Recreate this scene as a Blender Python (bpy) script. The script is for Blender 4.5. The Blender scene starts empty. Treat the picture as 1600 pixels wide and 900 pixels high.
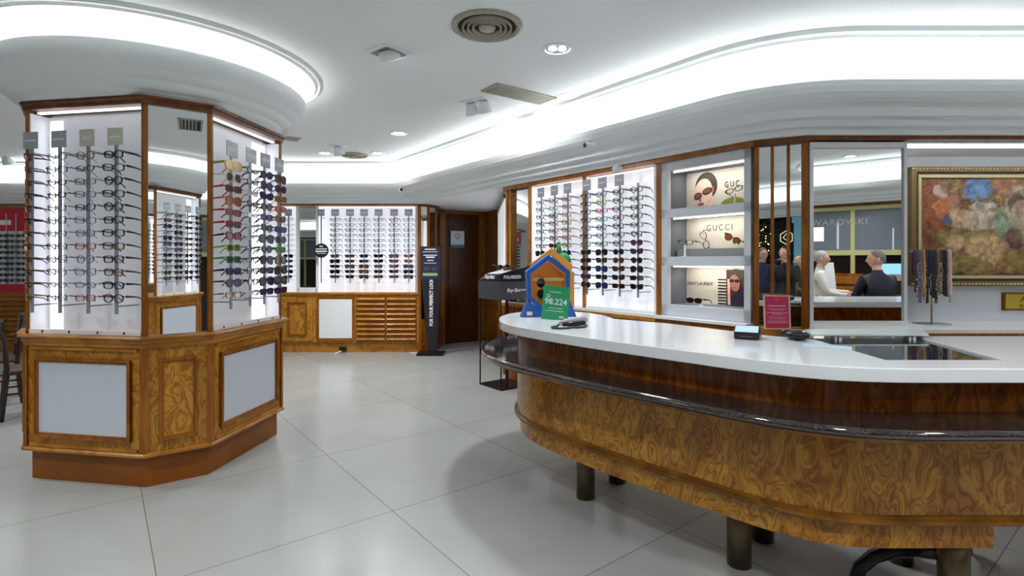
import bpy, bmesh, math, random
from mathutils import Vector, Matrix
from mathutils.geometry import tessellate_polygon
R = random.Random(7)
PI = math.pi
SC = bpy.context.scene
COL = SC.collection
F, CX, HY, H = 826.0, 800.0, 410.0, 1.5       # focal length in pixels, principal column, horizon row, eye height
def at(px, py, Y):                              # a pixel at depth Y as a point of the room
    return Vector(((px-CX)/F*Y, Y, H-(py-HY)/F*Y))
def atz(px, py, z):
    Y = (H-z)*F/(py-HY); return Vector(((px-CX)/F*Y, Y, z))

# ------------------------------------------------------------------ materials
MATS = {}
def lin(c):
    c /= 255.0
    return c/12.92 if c <= .04045 else ((c+.055)/1.055)**2.4
def rgb(r, g, b): return (lin(r), lin(g), lin(b), 1)
def mat(name, col, rough=.5, metal=0., spec=.5, emit=0., coat=0., var=.0, vscale=6., bump=0., ecol=None, trans=0., ior=1.45):
    if name in MATS: return MATS[name]
    m = bpy.data.materials.new(name); m.use_nodes = True
    nt = m.node_tree; b = nt.nodes['Principled BSDF']
    b.inputs['Base Color'].default_value = col
    b.inputs['Roughness'].default_value = rough
    b.inputs['Metallic'].default_value = metal
    b.inputs['Specular IOR Level'].default_value = spec
    b.inputs['Coat Weight'].default_value = coat
    b.inputs['Coat Roughness'].default_value = .08
    b.inputs['Transmission Weight'].default_value = trans
    b.inputs['IOR'].default_value = ior
    if emit:
        b.inputs['Emission Color'].default_value = ecol or col
        b.inputs['Emission Strength'].default_value = emit
    tc = nt.nodes.new('ShaderNodeTexCoord')
    nz = nt.nodes.new('ShaderNodeTexNoise'); nz.inputs['Scale'].default_value = vscale; nz.inputs['Detail'].default_value = 4
    nt.links.new(tc.outputs['Object'], nz.inputs['Vector'])
    if var:
        mx = nt.nodes.new('ShaderNodeMix'); mx.data_type = 'RGBA'
        mx.inputs['A'].default_value = tuple(c*(1-var) for c in col[:3])+(1,)
        mx.inputs['B'].default_value = tuple(min(1, c*(1+var)) for c in col[:3])+(1,)
        nt.links.new(nz.outputs['Fac'], mx.inputs['Factor']); nt.links.new(mx.outputs['Result'], b.inputs['Base Color'])
    if bump:
        bp = nt.nodes.new('ShaderNodeBump'); bp.inputs['Strength'].default_value = bump; bp.inputs['Distance'].default_value = .01
        nt.links.new(nz.outputs['Fac'], bp.inputs['Height']); nt.links.new(bp.outputs['Normal'], b.inputs['Normal'])
    MATS[name] = m; return m
def glass_mat(name, tint, op, rough=.03, gl=.06):   # thin clear sheet: mostly transparent, some gloss, some tint
    if name in MATS: return MATS[name]
    m = bpy.data.materials.new(name); m.use_nodes = True; nt = m.node_tree
    nt.nodes.remove(nt.nodes['Principled BSDF']); out = nt.nodes['Material Output']
    tr = nt.nodes.new('ShaderNodeBsdfTransparent'); tr.inputs['Color'].default_value = tint
    g = nt.nodes.new('ShaderNodeBsdfGlossy'); g.inputs['Roughness'].default_value = rough
    d = nt.nodes.new('ShaderNodeBsdfDiffuse'); d.inputs['Color'].default_value = tint
    m1 = nt.nodes.new('ShaderNodeMixShader'); m1.inputs[0].default_value = op
    m2 = nt.nodes.new('ShaderNodeMixShader')
    lw = nt.nodes.new('ShaderNodeLayerWeight'); lw.inputs['Blend'].default_value = gl*3
    mm = nt.nodes.new('ShaderNodeMath'); mm.operation = 'MULTIPLY_ADD'; mm.inputs[1].default_value = .8; mm.inputs[2].default_value = gl
    nt.links.new(lw.outputs['Fresnel'], mm.inputs[0]); nt.links.new(mm.outputs[0], m2.inputs[0])
    nt.links.new(tr.outputs[0], m1.inputs[1]); nt.links.new(d.outputs[0], m1.inputs[2])
    nt.links.new(m1.outputs[0], m2.inputs[1]); nt.links.new(g.outputs[0], m2.inputs[2])
    nt.links.new(m2.outputs[0], out.inputs['Surface']); MATS[name] = m; return m
def wood(name, stops, scale=(1, 1, 1), warp=1.0, wscale=6., rough=.3, coat=.25, fine=.25, nscale=2.2, big=None):
    m = bpy.data.materials.new(name); m.use_nodes = True; nt = m.node_tree; N = nt.nodes.new; L = nt.links.new
    b = nt.nodes['Principled BSDF']; b.inputs['Roughness'].default_value = rough
    b.inputs['Coat Weight'].default_value = coat*.3; b.inputs['Coat Roughness'].default_value = .12; b.inputs['Specular IOR Level'].default_value = .28
    tc = N('ShaderNodeTexCoord'); mp = N('ShaderNodeMapping'); mp.inputs['Scale'].default_value = scale
    L(tc.outputs['Object'], mp.inputs['Vector'])
    n1 = N('ShaderNodeTexNoise'); n1.inputs['Scale'].default_value = nscale; n1.inputs['Detail'].default_value = 3
    L(mp.outputs[0], n1.inputs['Vector'])
    sc = N('ShaderNodeVectorMath'); sc.operation = 'SCALE'; sc.inputs['Scale'].default_value = warp; L(n1.outputs['Color'], sc.inputs[0])
    ad = N('ShaderNodeVectorMath'); ad.operation = 'ADD'; L(mp.outputs[0], ad.inputs[0]); L(sc.outputs[0], ad.inputs[1])
    n2 = N('ShaderNodeTexNoise'); n2.inputs['Scale'].default_value = wscale*.35; n2.inputs['Detail'].default_value = 3; n2.inputs['Distortion'].default_value = 1.2
    L(ad.outputs[0], n2.inputs['Vector'])
    mu = N('ShaderNodeMath'); mu.operation = 'MULTIPLY'; mu.inputs[1].default_value = wscale; L(n2.outputs['Fac'], mu.inputs[0])
    pp = N('ShaderNodeMath'); pp.operation = 'PINGPONG'; pp.inputs[1].default_value = .5; L(mu.outputs[0], pp.inputs[0])
    m3 = N('ShaderNodeMath'); m3.operation = 'MULTIPLY'; m3.inputs[1].default_value = 2*(1-fine); L(pp.outputs[0], m3.inputs[0])
    n3 = N('ShaderNodeTexNoise'); n3.inputs['Scale'].default_value = 45; n3.inputs['Detail'].default_value = 3; L(ad.outputs[0], n3.inputs['Vector'])
    m4 = N('ShaderNodeMath'); m4.operation = 'MULTIPLY_ADD'; m4.inputs[1].default_value = fine; L(n3.outputs['Fac'], m4.inputs[0]); L(m3.outputs[0], m4.inputs[2])
    cr = N('ShaderNodeValToRGB'); e = cr.color_ramp.elements
    e[0].position, e[0].color = 0, stops[0]; e[1].position, e[1].color = 1, stops[-1]
    for i, s in enumerate(stops[1:-1]):
        k = e.new((i+1)/(len(stops)-1)); k.color = s
    L(m4.outputs[0], cr.inputs[0]); L(cr.outputs[0], b.inputs['Base Color'])
    if big:
        n5 = N('ShaderNodeTexNoise'); n5.inputs['Scale'].default_value = 2.6; n5.inputs['Detail'].default_value = 5; n5.inputs['Distortion'].default_value = 1.5; L(ad.outputs[0], n5.inputs['Vector'])
        c5 = N('ShaderNodeValToRGB'); c5.color_ramp.elements[0].position = .4; c5.color_ramp.elements[0].color = big; c5.color_ramp.elements[1].position = .56; c5.color_ramp.elements[1].color = (1, 1, 1, 1); L(n5.outputs['Fac'], c5.inputs[0])
        x5 = N('ShaderNodeMix'); x5.data_type = 'RGBA'; x5.blend_type = 'MULTIPLY'; x5.inputs['Factor'].default_value = .8; L(cr.outputs[0], x5.inputs['A']); L(c5.outputs[0], x5.inputs['B']); L(x5.outputs['Result'], b.inputs['Base Color'])
    MATS[name] = m; return m

WHITE = mat('white paint', rgb(236, 238, 239), .55, var=.02)
CEIL = mat('ceiling paint', rgb(238, 241, 243), .7, var=.012, vscale=2)
HONEY = wood('honey figured wood', [rgb(132, 78, 14), rgb(180, 122, 40), rgb(202, 146, 60)], (1, 1, .55), .8, 9, nscale=3)
HONEYT = wood('honey trim wood', [rgb(148, 88, 20), rgb(190, 130, 50)], (1, 1, 1), .3, 5)
DARKT = wood('dark trim wood', [rgb(84, 40, 10), rgb(122, 68, 22)], (1, 1, 1), .3, 5)
POSTW = wood('post wood', [rgb(120, 66, 14), rgb(164, 102, 32)], (3, 3, .4), .3, 5)
PLINTH = wood('plinth wood', [rgb(122, 64, 6), rgb(138, 76, 12)], (1, 1, 1), .2, 3, fine=.1)
BURL = wood('burl veneer', [rgb(112, 64, 12), rgb(146, 94, 22), rgb(168, 116, 34), rgb(188, 136, 50), rgb(140, 88, 20)], (1, 1, .5), 1.5, 11, rough=.22, coat=.4, nscale=2.2, fine=.3, big=(.60, .46, .38, 1))
APRON = wood('red brown veneer', [rgb(92, 42, 4), rgb(134, 68, 12), rgb(160, 92, 26)], (1.6, 1.6, .35), .8, 8, rough=.2, coat=.4)
DOORW = wood('dark door wood', [rgb(58, 28, 10), rgb(78, 42, 16)], (3, 3, .4), .3, 5)
ALCW = wood('alcove panel wood', [rgb(104, 60, 20), rgb(148, 94, 38)], (2, 2, .4), .4, 6)
GREYP = mat('satin grey panel', rgb(200, 204, 214), .3, var=.02)
PANELGLOW = mat('white panel with added glow', rgb(226, 228, 236), .25, emit=.04, ecol=(.93, .95, 1, 1))  # white display back with a faint glow added to brighten it
PANELGLOW2 = mat('bright white panel with added glow', rgb(232, 234, 240), .25, emit=.15, ecol=(.93, .95, 1, 1))  # stronger added glow for the backs of the wall displays
LAMPM = mat('lamp strip', rgb(255, 255, 255), .5, emit=9, ecol=(.97, .98, 1, 1))
COVEL = mat('cove lamp strip', rgb(255, 255, 255), .5, emit=3.9, ecol=(.98, 1, .97, 1))
SPOTE = mat('downlight lamp', rgb(255, 255, 255), .5, emit=14, ecol=(.9, .93, 1, 1))
MIRROR = mat('mirror silver', (.86, .89, .88, 1), .0, 1.)
CHROME = mat('brushed steel', rgb(176, 180, 188), .25, 1.)
RODM = mat('grey rod metal', rgb(156, 160, 170), .35, .3)
SIGNG = mat('grey sign plate', rgb(168, 171, 178), .4)
SIGNB = mat('beige sign plate', rgb(206, 206, 188), .4)
SIGNW = mat('white sign plate', rgb(252, 252, 254), .4, emit=.12)  # slight glow added so the plate reads white against bright panels
BLACKP = mat('black plastic', rgb(20, 20, 23), .3)
BLACKM = mat('black powder coated metal', rgb(26, 24, 26), .35, .4)
GUNM = mat('gunmetal panel', rgb(66, 64, 70), .4, .2)
WLET = mat('white lettering', rgb(238, 238, 240), .5)
GLET = mat('dark grey lettering', rgb(84, 84, 88), .4)
SOLIDW = mat('white solid surface', rgb(222, 226, 229), .18, coat=.3)
BRONZE = mat('bronze metal leg', rgb(104, 92, 70), .35, .85, var=.08)
VENTM = mat('beige vent metal', rgb(168, 162, 146), .5)
VENTD = mat('vent shadow gap', rgb(52, 46, 40), .8)
GOLD = mat('gilt frame', rgb(128, 106, 62), .4, .3, var=.25, vscale=40, bump=.5)
GOLDL = mat('pale gilt', rgb(206, 194, 148), .35, .2)
GLASS = glass_mat('clear sheet glass', (.97, .98, .98, 1), .0, gl=.03)

def burl_granite():
    m = mat('dark granite', rgb(38, 30, 26), .06, spec=.7, coat=.6)
    nt = m.node_tree; b = nt.nodes['Principled BSDF']
    tc = nt.nodes.new('ShaderNodeTexCoord'); v = nt.nodes.new('ShaderNodeTexVoronoi'); v.inputs['Scale'].default_value = 160
    nt.links.new(tc.outputs['Object'], v.inputs['Vector'])
    cr = nt.nodes.new('ShaderNodeValToRGB'); cr.color_ramp.elements[0].color = rgb(30, 24, 22); cr.color_ramp.elements[1].color = rgb(74, 62, 54)
    cr.color_ramp.elements[0].position = .5
    nt.links.new(v.outputs['Color'], cr.inputs[0]); nt.links.new(cr.outputs[0], b.inputs['Base Color']); return m
GRANITE = burl_granite()

E1 = Vector((.789, .614)); E2 = Vector((.614, -.789))
def floor_mat():
    m = bpy.data.materials.new('large floor tiles'); m.use_nodes = True; nt = m.node_tree; N = nt.nodes.new; L = nt.links.new
    b = nt.nodes['Principled BSDF']; b.inputs['Roughness'].default_value = .2; b.inputs['Specular IOR Level'].default_value = .35
    tc = N('ShaderNodeTexCoord'); s = N('ShaderNodeSeparateXYZ'); L(tc.outputs['Object'], s.inputs[0])
    T = 1.18; O = Vector((-.72, 3.19)); lines = []; cells = []
    for e in (E1, E2):
        a = N('ShaderNodeMath'); a.operation = 'MULTIPLY'; a.inputs[1].default_value = e.x/T; L(s.outputs[0], a.inputs[0])
        c = N('ShaderNodeMath'); c.operation = 'MULTIPLY_ADD'; c.inputs[1].default_value = e.y/T; L(s.outputs[1], c.inputs[0]); L(a.outputs[0], c.inputs[2])
        d = N('ShaderNodeMath'); d.operation = 'ADD'; d.inputs[1].default_value = 100-O.dot(e)/T; L(c.outputs[0], d.inputs[0])
        fl = N('ShaderNodeMath'); fl.operation = 'FLOOR'; L(d.outputs[0], fl.inputs[0]); cells.append(fl)
        pp = N('ShaderNodeMath'); pp.operation = 'PINGPONG'; pp.inputs[1].default_value = .5; L(d.outputs[0], pp.inputs[0]); lines.append(pp)
    mn = N('ShaderNodeMath'); mn.operation = 'MINIMUM'; L(lines[0].outputs[0], mn.inputs[0]); L(lines[1].outputs[0], mn.inputs[1])
    lt = N('ShaderNodeMath'); lt.operation = 'LESS_THAN'; lt.inputs[1].default_value = .0022; L(mn.outputs[0], lt.inputs[0])
    cb = N('ShaderNodeCombineXYZ'); L(cells[0].outputs[0], cb.inputs[0]); L(cells[1].outputs[0], cb.inputs[1])
    wn = N('ShaderNodeTexWhiteNoise'); L(cb.outputs[0], wn.inputs['Vector'])
    nz = N('ShaderNodeTexNoise'); nz.inputs['Scale'].default_value = 1.6; nz.inputs['Detail'].default_value = 5; L(tc.outputs['Object'], nz.inputs['Vector'])
    av = N('ShaderNodeMath'); av.operation = 'MULTIPLY_ADD'; av.inputs[1].default_value = .35; L(wn.outputs['Value'], av.inputs[0]); L(nz.outputs['Fac'], av.inputs[2])
    cr = N('ShaderNodeValToRGB'); cr.color_ramp.elements[0].color = rgb(148, 151, 147); cr.color_ramp.elements[1].color = rgb(168, 171, 167); L(av.outputs[0], cr.inputs[0])
    mx = N('ShaderNodeMix'); mx.data_type = 'RGBA'; mx.inputs['B'].default_value = rgb(112, 108, 100); L(lt.outputs[0], mx.inputs['Factor']); L(cr.outputs[0], mx.inputs['A'])
    L(mx.outputs['Result'], b.inputs['Base Color']); return m

# ------------------------------------------------------------------ mesh builder
class MB:
    def __init__(s): s.v = []; s.f = []; s.m = []; s.sm = []; s.M = Matrix(); s.mi = 0
    def add(s, vs, fs, smooth=False):
        o = len(s.v); s.v += [tuple(s.M @ Vector(v)) for v in vs]
        for f in fs: s.f.append([i+o for i in f]); s.m.append(s.mi); s.sm.append(smooth)
        return s
    def box(s, x0, x1, y0, y1, z0, z1):
        vs = [(x, y, z) for z in (z0, z1) for y in (y0, y1) for x in (x0, x1)]
        return s.add(vs, [(0, 2, 3, 1), (4, 5, 7, 6), (0, 1, 5, 4), (2, 6, 7, 3), (0, 4, 6, 2), (1, 3, 7, 5)])
    def prism(s, poly, z0, z1, smooth=False):             # polygon in xy, CCW
        n = len(poly); vs = [(p[0], p[1], z0) for p in poly]+[(p[0], p[1], z1) for p in poly]
        s.add(vs, [(i, (i+1) % n, n+(i+1) % n, n+i) for i in range(n)], smooth)
        return s.add(vs, [list(range(n))[::-1], list(range(n, 2*n))])
    def prism_y(s, poly, y0, y1):                           # polygon in xz
        n = len(poly); vs = [(p[0], y0, p[1]) for p in poly]+[(p[0], y1, p[1]) for p in poly]
        return s.add(vs, [(i, (i+1) % n, n+(i+1) % n, n+i) for i in range(n)]+[list(range(n))[::-1], list(range(n, 2*n))])
    def ringprism_y(s, outer, inner, y0, y1):               # frame between two outlines in xz
        n = len(outer); vs = []
        for y in (y0, y1): vs += [(p[0], y, p[1]) for p in outer]+[(p[0], y, p[1]) for p in inner]
        fs = []
        for i in range(n):
            j = (i+1) % n
            fs += [(i, j, n+j, n+i), (2*n+i, 3*n+i, 3*n+j, 2*n+j), (i, 2*n+i, 2*n+j, j), (n+i, n+j, 3*n+j, 3*n+i)]
        return s.add(vs, fs)
    def tube(s, pts, r, n=8, cap=True, smooth=True):
        pts = [Vector(p) for p in pts]; rings = []; k = len(pts)
        rr = r if isinstance(r, (list, tuple)) else [r]*k
        up = None
        for i, p in enumerate(pts):
            d = (pts[min(i+1, k-1)]-pts[max(i-1, 0)]).normalized()
            if up is None: up = Vector((0, 0, 1)) if abs(d.z) < .9 else Vector((1, 0, 0))
            a = d.cross(up).normalized(); b = a.cross(d).normalized(); up = b
            rings.append([p+(a*math.cos(t)+b*math.sin(t))*rr[i] for t in [2*PI*j/n for j in range(n)]])
        vs = [v for ring in rings for v in ring]; fs = []
        for i in range(k-1):
            for j in range(n): fs.append((i*n+j, i*n+(j+1) % n, (i+1)*n+(j+1) % n, (i+1)*n+j))
        s.add(vs, fs, smooth)
        if cap: s.add(vs, [list(range(n))[::-1], list(range((k-1)*n, k*n))])
        return s
    def lathe(s, prof, n=48, c=(0, 0), smooth=True, a0=0, a1=2*PI):
        vs = []; full = abs(a1-a0-2*PI) < 1e-6; k = n if full else n+1
        for i in range(k):
            t = a0+(a1-a0)*i/n
            for r, z in prof: vs.append((c[0]+r*math.cos(t), c[1]+r*math.sin(t), z))
        m = len(prof); fs = []
        for i in range(n):
            j = (i+1) % k
            for q in range(m-1): fs.append((i*m+q, j*m+q, j*m+q+1, i*m+q+1))
        return s.add(vs, fs, smooth)
    def sweep(s, path, prof, closed=False, smooth=False, cap=False):
        # path: 2D points; prof: (offset to the right of travel, z)
        n = len(path); P = [Vector(p) for p in path]; vs = []
        for i in range(n):
            a = P[i]-P[i-1] if (closed or i > 0) else P[1]-P[0]
            b = P[(i+1) % n]-P[i] if (closed or i < n-1) else P[-1]-P[-2]
            a.normalize(); b.normalize(); na = Vector((a.y, -a.x)); nb = Vector((b.y, -b.x))
            m = na+nb; m /= max(.2, (1+na.dot(nb)))
            for o, z in prof: vs.append((P[i].x+m.x*o, P[i].y+m.y*o, z))
        k = len(prof); fs = []
        for i in range(n if closed else n-1):
            j = (i+1) % n
            for q in range(k-1): fs.append((i*k+q, j*k+q, j*k+q+1, i*k+q+1))
        s.add(vs, fs, smooth)
        if cap and not closed: s.add(vs, [list(range(k)), list(range((n-1)*k, n*k))[::-1]])
        return s
    def sphere(s, c, r, n=16, m=10, sx=1, sy=1, sz=1):
        vs = []
        for i in range(m+1):
            ph = PI*i/m
            for j in range(n):
                t = 2*PI*j/n; vs.append((c[0]+r*sx*math.sin(ph)*math.cos(t), c[1]+r*sy*math.sin(ph)*math.sin(t), c[2]+r*sz*math.cos(ph)))
        fs = [(i*n+j, (i+1)*n+j, (i+1)*n+(j+1) % n, i*n+(j+1) % n) for i in range(m) for j in range(n)]
        return s.add(vs, fs, True)
    def poly(s, pts): return s.add(pts, [list(range(len(pts)))])
    def mesh(s, name, mats):
        me = bpy.data.meshes.new(name); me.from_pydata(s.v, [], s.f)
        for m in (mats if isinstance(mats, (list, tuple)) else [mats]): me.materials.append(m)
        for p, i, q in zip(me.polygons, s.m, s.sm): p.material_index = i; p.use_smooth = q
        me.validate(); me.update(); return me
    def build(s, name, mats, parent=None, loc=None, rz=0, bevel=0, fix=True):
        me = s.mesh(name, mats)
        bm = bmesh.new(); bm.from_mesh(me)
        bmesh.ops.remove_doubles(bm, verts=bm.verts, dist=1e-5)
        if fix: bmesh.ops.recalc_face_normals(bm, faces=bm.faces)
        bm.to_mesh(me); bm.free()
        o = bpy.data.objects.new(name, me); COL.objects.link(o)
        if parent: o.parent = parent
        if loc is not None: o.location = loc
        o.rotation_euler = (0, 0, rz)
        if bevel:
            b = o.modifiers.new('bevel', 'BEVEL'); b.width = bevel; b.segments = 2; b.limit_method = 'ANGLE'; b.angle_limit = .6
        return o
def mk(fn, name, mats, parent=None, **k):
    b = MB(); fn(b); return b.build(name, mats, parent, **k)
def tag(o, label, cat, group=None, kind=None):
    o['label'] = label; o['category'] = cat
    if group: o['group'] = group
    if kind: o['kind'] = kind
    return o
def struct(o): o['kind'] = 'structure'; return o
def empty(name, loc=(0, 0, 0), rz=0, parent=None):
    o = bpy.data.objects.new(name, None); o.empty_display_size = .1; COL.objects.link(o); o.location = loc; o.rotation_euler = (0, 0, rz)
    if parent: o.parent = parent
    return o
def kids(o): return list(o.children)

def copy_tree(o, parent=None):
    c = o.copy(); COL.objects.link(c)
    if parent: c.parent = parent
    for ch in kids(o): copy_tree(ch, c)
    return c
def text(s, size, name, m, parent=None, ext=.001, align='CENTER', loc=(0, 0, 0), rot=(PI/2, 0, 0), spacing=1., bold=0., shear=0., sx=1.):
    cu = bpy.data.curves.new(name, 'FONT'); cu.body = s; cu.size = size; cu.extrude = ext; cu.align_x = align; cu.align_y = 'CENTER'
    cu.space_character = spacing; cu.offset = bold; cu.shear = shear; cu.resolution_u = 3
    t = bpy.data.objects.new(name+'_tmp', cu); COL.objects.link(t)
    dg = bpy.context.evaluated_depsgraph_get(); me = bpy.data.meshes.new_from_object(t.evaluated_get(dg))
    bpy.data.objects.remove(t); bpy.data.curves.remove(cu)
    me.materials.clear(); me.materials.append(m)
    for v in me.vertices: v.co.x *= sx
    o = bpy.data.objects.new(name, me); COL.objects.link(o); o.location = loc; o.rotation_euler = rot
    if parent: o.parent = parent
    return o
def off_poly(P, d):      # CCW polygon grown outward by d
    n = len(P); out = []
    for i in range(n):
        a = (Vector(P[i])-Vector(P[i-1])).normalized(); b = (Vector(P[(i+1) % n])-Vector(P[i])).normalized()
        na = Vector((a.y, -a.x)); nb = Vector((b.y, -b.x)); m = (na+nb)/max(.2, 1+na.dot(nb)); q = Vector(P[i])+m*d; out.append((q.x, q.y))
    return out
def frame_of(p0, p1):
    p0 = Vector(p0[:2]); p1 = Vector(p1[:2]); u = (p1-p0); L = u.length; return p0, u.normalized(), L
def s_at(px, p0, u, o=0.):   # distance along a facade (o = inward) seen at pixel column px from the camera
    n = Vector((-u.y, u.x)); k = (px-CX)/F; a = p0+n*o
    # (a.x+u.x s) = k (a.y+u.y s)
    return (k*a.y-a.x)/(u.x-k*u.y)
# ------------------------------------------------------------------ glasses
def outline(cx, w, h, shape, n=18, g=0.):
    pts = []
    ex = {'round': 2., 'rect': 3.6, 'cat': 2.8, 'aviator': 2.3, 'shield': 2.6, 'oval': 2.1}[shape]
    sg = 1 if cx > 0 else -1
    for i in range(n):
        t = 2*PI*i/n; c, s = math.cos(t), math.sin(t)
        x = abs(c)**(2/ex)*(1 if c > 0 else -1)*(w/2+g); z = abs(s)**(2/ex)*(1 if s > 0 else -1)*(h/2+g)
        if shape == 'cat': z += .22*h*max(0, sg*x/(w/2)) * (1 if s > -.3 else .3)
        if shape == 'aviator': z -= .12*h*(1 if s < 0 else 0)*max(0, .4+sg*x/(w/2)); x *= 1+.08*s
        pts.append((cx+x, z))
    return pts
SHAPES = {'round': (.046, .042), 'rect': (.052, .033), 'cat': (.052, .036), 'aviator': (.056, .046), 'oval': (.052, .03), 'shield': (.066, .05)}
def fr_mesh(b, shape, th):
    w, h = SHAPES[shape]; gap = .018 if shape != 'shield' else .002; cx = gap/2+w/2
    for sg in (-1, 1):
        b.ringprism_y(outline(sg*cx, w, h, shape, g=th), outline(sg*cx, w, h, shape), -.003, .003)
        b.box(*sorted((sg*(cx+w/2-.002), sg*(cx+w/2+.008))), -.003, .006, h*.18, h*.18+max(.005, th*1.8))
    b.box(-gap/2-.003, gap/2+.003, -.003, .003, h*.12, h*.12+max(.003, th*1.5))
def lens_mesh(b, shape, sg):
    w, h = SHAPES[shape]; gap = .018 if shape != 'shield' else .002; cx = gap/2+w/2
    b.prism_y(outline(sg*cx, w, h, shape, g=.0004), -.001, .001)
def temple_mesh(b, shape, sg, th):
    w, h = SHAPES[shape]; gap = .018 if shape != 'shield' else .002; x = sg*(gap+w+.006); z = h*.18+.004
    t = max(.0016, th*.8)
    pts = [(x, .004), (x*1.0, .06), (x*.98, .1), (x*.95, .128)]; zs = [z, z-.004, z-.010, z-.034]
    hh = [t*1.6+.001, t*1.3, t*1.1, t*1.2]
    vs = []
    for (px, py), pz, q in zip(pts, zs, hh): vs += [(px-t/2, py, pz-q), (px+t/2, py, pz-q), (px+t/2, py, pz+q), (px-t/2, py, pz+q)]
    fs = [(0, 3, 2, 1), (12, 13, 14, 15)]
    for i in range(3):
        for j in range(4): fs.append((i*4+j, i*4+(j+1) % 4, i*4+4+(j+1) % 4, i*4+4+j))
    b.add(vs, fs)
COLS = {
 'black': (22, 21, 24), 'dark brown': (58, 34, 22), 'tortoiseshell': (104, 60, 26), 'navy': (28, 34, 74), 'red': (176, 34, 30), 'orange': (206, 84, 28),
 'burgundy': (104, 22, 40), 'lime green': (146, 190, 52), 'green': (52, 146, 84), 'teal': (16, 128, 128), 'blue': (34, 58, 140), 'purple': (62, 34, 78),
 'gold': (172, 140, 78), 'silver': (150, 152, 160), 'clear': (214, 218, 222), 'pink': (214, 60, 140), 'grey': (84, 84, 92), 'brown': (96, 58, 34), 'white': (228, 226, 220), 'bright green': (18, 150, 70), 'pale blue': (120, 170, 190), 'rose': (196, 110, 110)}
def fmat(c): return mat(c+' eyewear frame', rgb(*COLS[c]), .22, .7 if c in ('gold', 'silver') else 0., coat=.3)
LENS = {'clear': glass_mat('clear eyewear lens', (.93, .96, .97, 1), .04, gl=.05)}
def lmat(c):
    if c in LENS: return LENS[c]
    base = {'dark': (24, 22, 28), 'brown': (86, 50, 30), 'blue': (40, 52, 110), 'grey': (70, 72, 84), 'gold': (168, 134, 60), 'green': (40, 72, 56), 'purple': (70, 44, 84), 'rose': (150, 80, 84), 'amber': (140, 84, 34), 'pale blue': (140, 176, 206)}[c]
    LENS[c] = mat(c+' sunglass lens', rgb(*base), .08, .15, spec=.8); return LENS[c]
CACHE = {}
def gmesh(kind, key, fn, mats):
    if (kind, key) not in CACHE: b = MB(); fn(b); CACHE[(kind, key)] = b.mesh(kind, mats)
    return CACHE[(kind, key)]
def glasses(shape, fc, lc, loc, rz, label, group, parts=True, th=None, tilt=0., roll=0., ry=0., scale=1.):
    sun = lc != 'clear'
    if th is None: th = .0042 if sun else .0028
    name = 'sunglasses' if sun else 'eyeglasses'
    fm = fmat(fc)
    if parts:
        o = bpy.data.objects.new(name, gmesh('frame', (shape, fc, th), lambda b: fr_mesh(b, shape, th), fm)); COL.objects.link(o)
        for sg in (-1, 1):
            l = bpy.data.objects.new('lens', gmesh('lens', (shape, lc, sg), lambda b: lens_mesh(b, shape, sg), lmat(lc))); COL.objects.link(l); l.parent = o
            t = bpy.data.objects.new('temple', gmesh('temple', (shape, fc, th, sg), lambda b: temple_mesh(b, shape, sg, th), fm)); COL.objects.link(t); t.parent = o
    else:
        def all_(b):
            fr_mesh(b, shape, th)
            for sg in (-1, 1): temple_mesh(b, shape, sg, th)
            b.mi = 1
            for sg in (-1, 1): lens_mesh(b, shape, sg)
        o = bpy.data.objects.new(name, gmesh('whole', (shape, fc, lc, th), all_, [fm, lmat(lc)])); COL.objects.link(o)
    o.location = loc; o.rotation_euler = (tilt, ry, rz+roll); o.scale = (scale*1.17,)*3
    tag(o, label, name, group); return o
ORD = ['first', 'second', 'third', 'fourth', 'fifth', 'sixth', 'seventh', 'eighth', 'ninth', 'tenth', 'eleventh', 'twelfth']
ZROW = [2.205-.0855*i for i in range(12)]
def art(s, cap=False): return s
def rack(p0, u, s, place, rodname, specs, signm, signtext=None, o_rod=-.05, back=.12, parts=True, zt=2.38, zb=1.16, signw=.115, th=None, jit=1., group=None, roll0=0., gs=1.):
    """one rod with its sign on a facade (p0, u) at distance s, and the glasses on it"""
    n = Vector((-u.y, u.x)); p = p0+u*s+n*o_rod; rz = math.atan2(u.y, u.x)
    def rod(b):
        b.box(-.0105, .0105, -.005, .005, zb, zt-.10)
        for z in (zb+.05, zt-.14): b.box(-.005, .005, .004, back-o_rod, z-.005, z+.005)
        for z, sp in zip(ZROW, specs):
            if sp: b.box(-.004, .004, -.018, -.004, z-.003, z+.003)
    r = mk(rod, 'display_rod', RODM, loc=(p.x, p.y, 0), rz=rz)
    sg = mk(lambda b: b.box(-signw/2, signw/2, -.012, -.006, zt-.112, zt), 'sign_plate', signm, r)
    if signtext: text(signtext, .045, 'sign_lettering', WLET, r, loc=(0, -.013, zt-.056), bold=.001)
    elif signm is not SIGNW: mk(lambda b: (b.box(-signw*.36, signw*.36, -.0135, -.0118, zt-.062, zt-.053)), 'sign_lettering', WLET, r)
    if signm is SIGNW: sg['label'] = 'white sign plate'
    tag(r, f'grey eyewear rod with square sign, {rodname} on the {place}', 'display rod', 'eyewear display rods')
    for i, (z, sp) in enumerate(zip(ZROW, specs)):
        if not sp: continue
        sh, fc, lc = sp; kind = 'sunglasses' if lc != 'clear' else 'eyeglasses'
        q = p-n*.02
        nm = f'{fc} {sh if sh!="rect" else "rectangular"} {kind}, {ORD[i]} down the {rodname} of the {place}'
        glasses(sh, fc, lc, (q.x, q.y, z), rz, nm, group or f'{kind} on the {place}', parts, th=th,
                tilt=R.uniform(-.05, .05)*jit, roll=roll0+R.uniform(-.09, .09)*jit, ry=R.uniform(-.03, .03)*jit, scale=gs)
    return r
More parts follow.
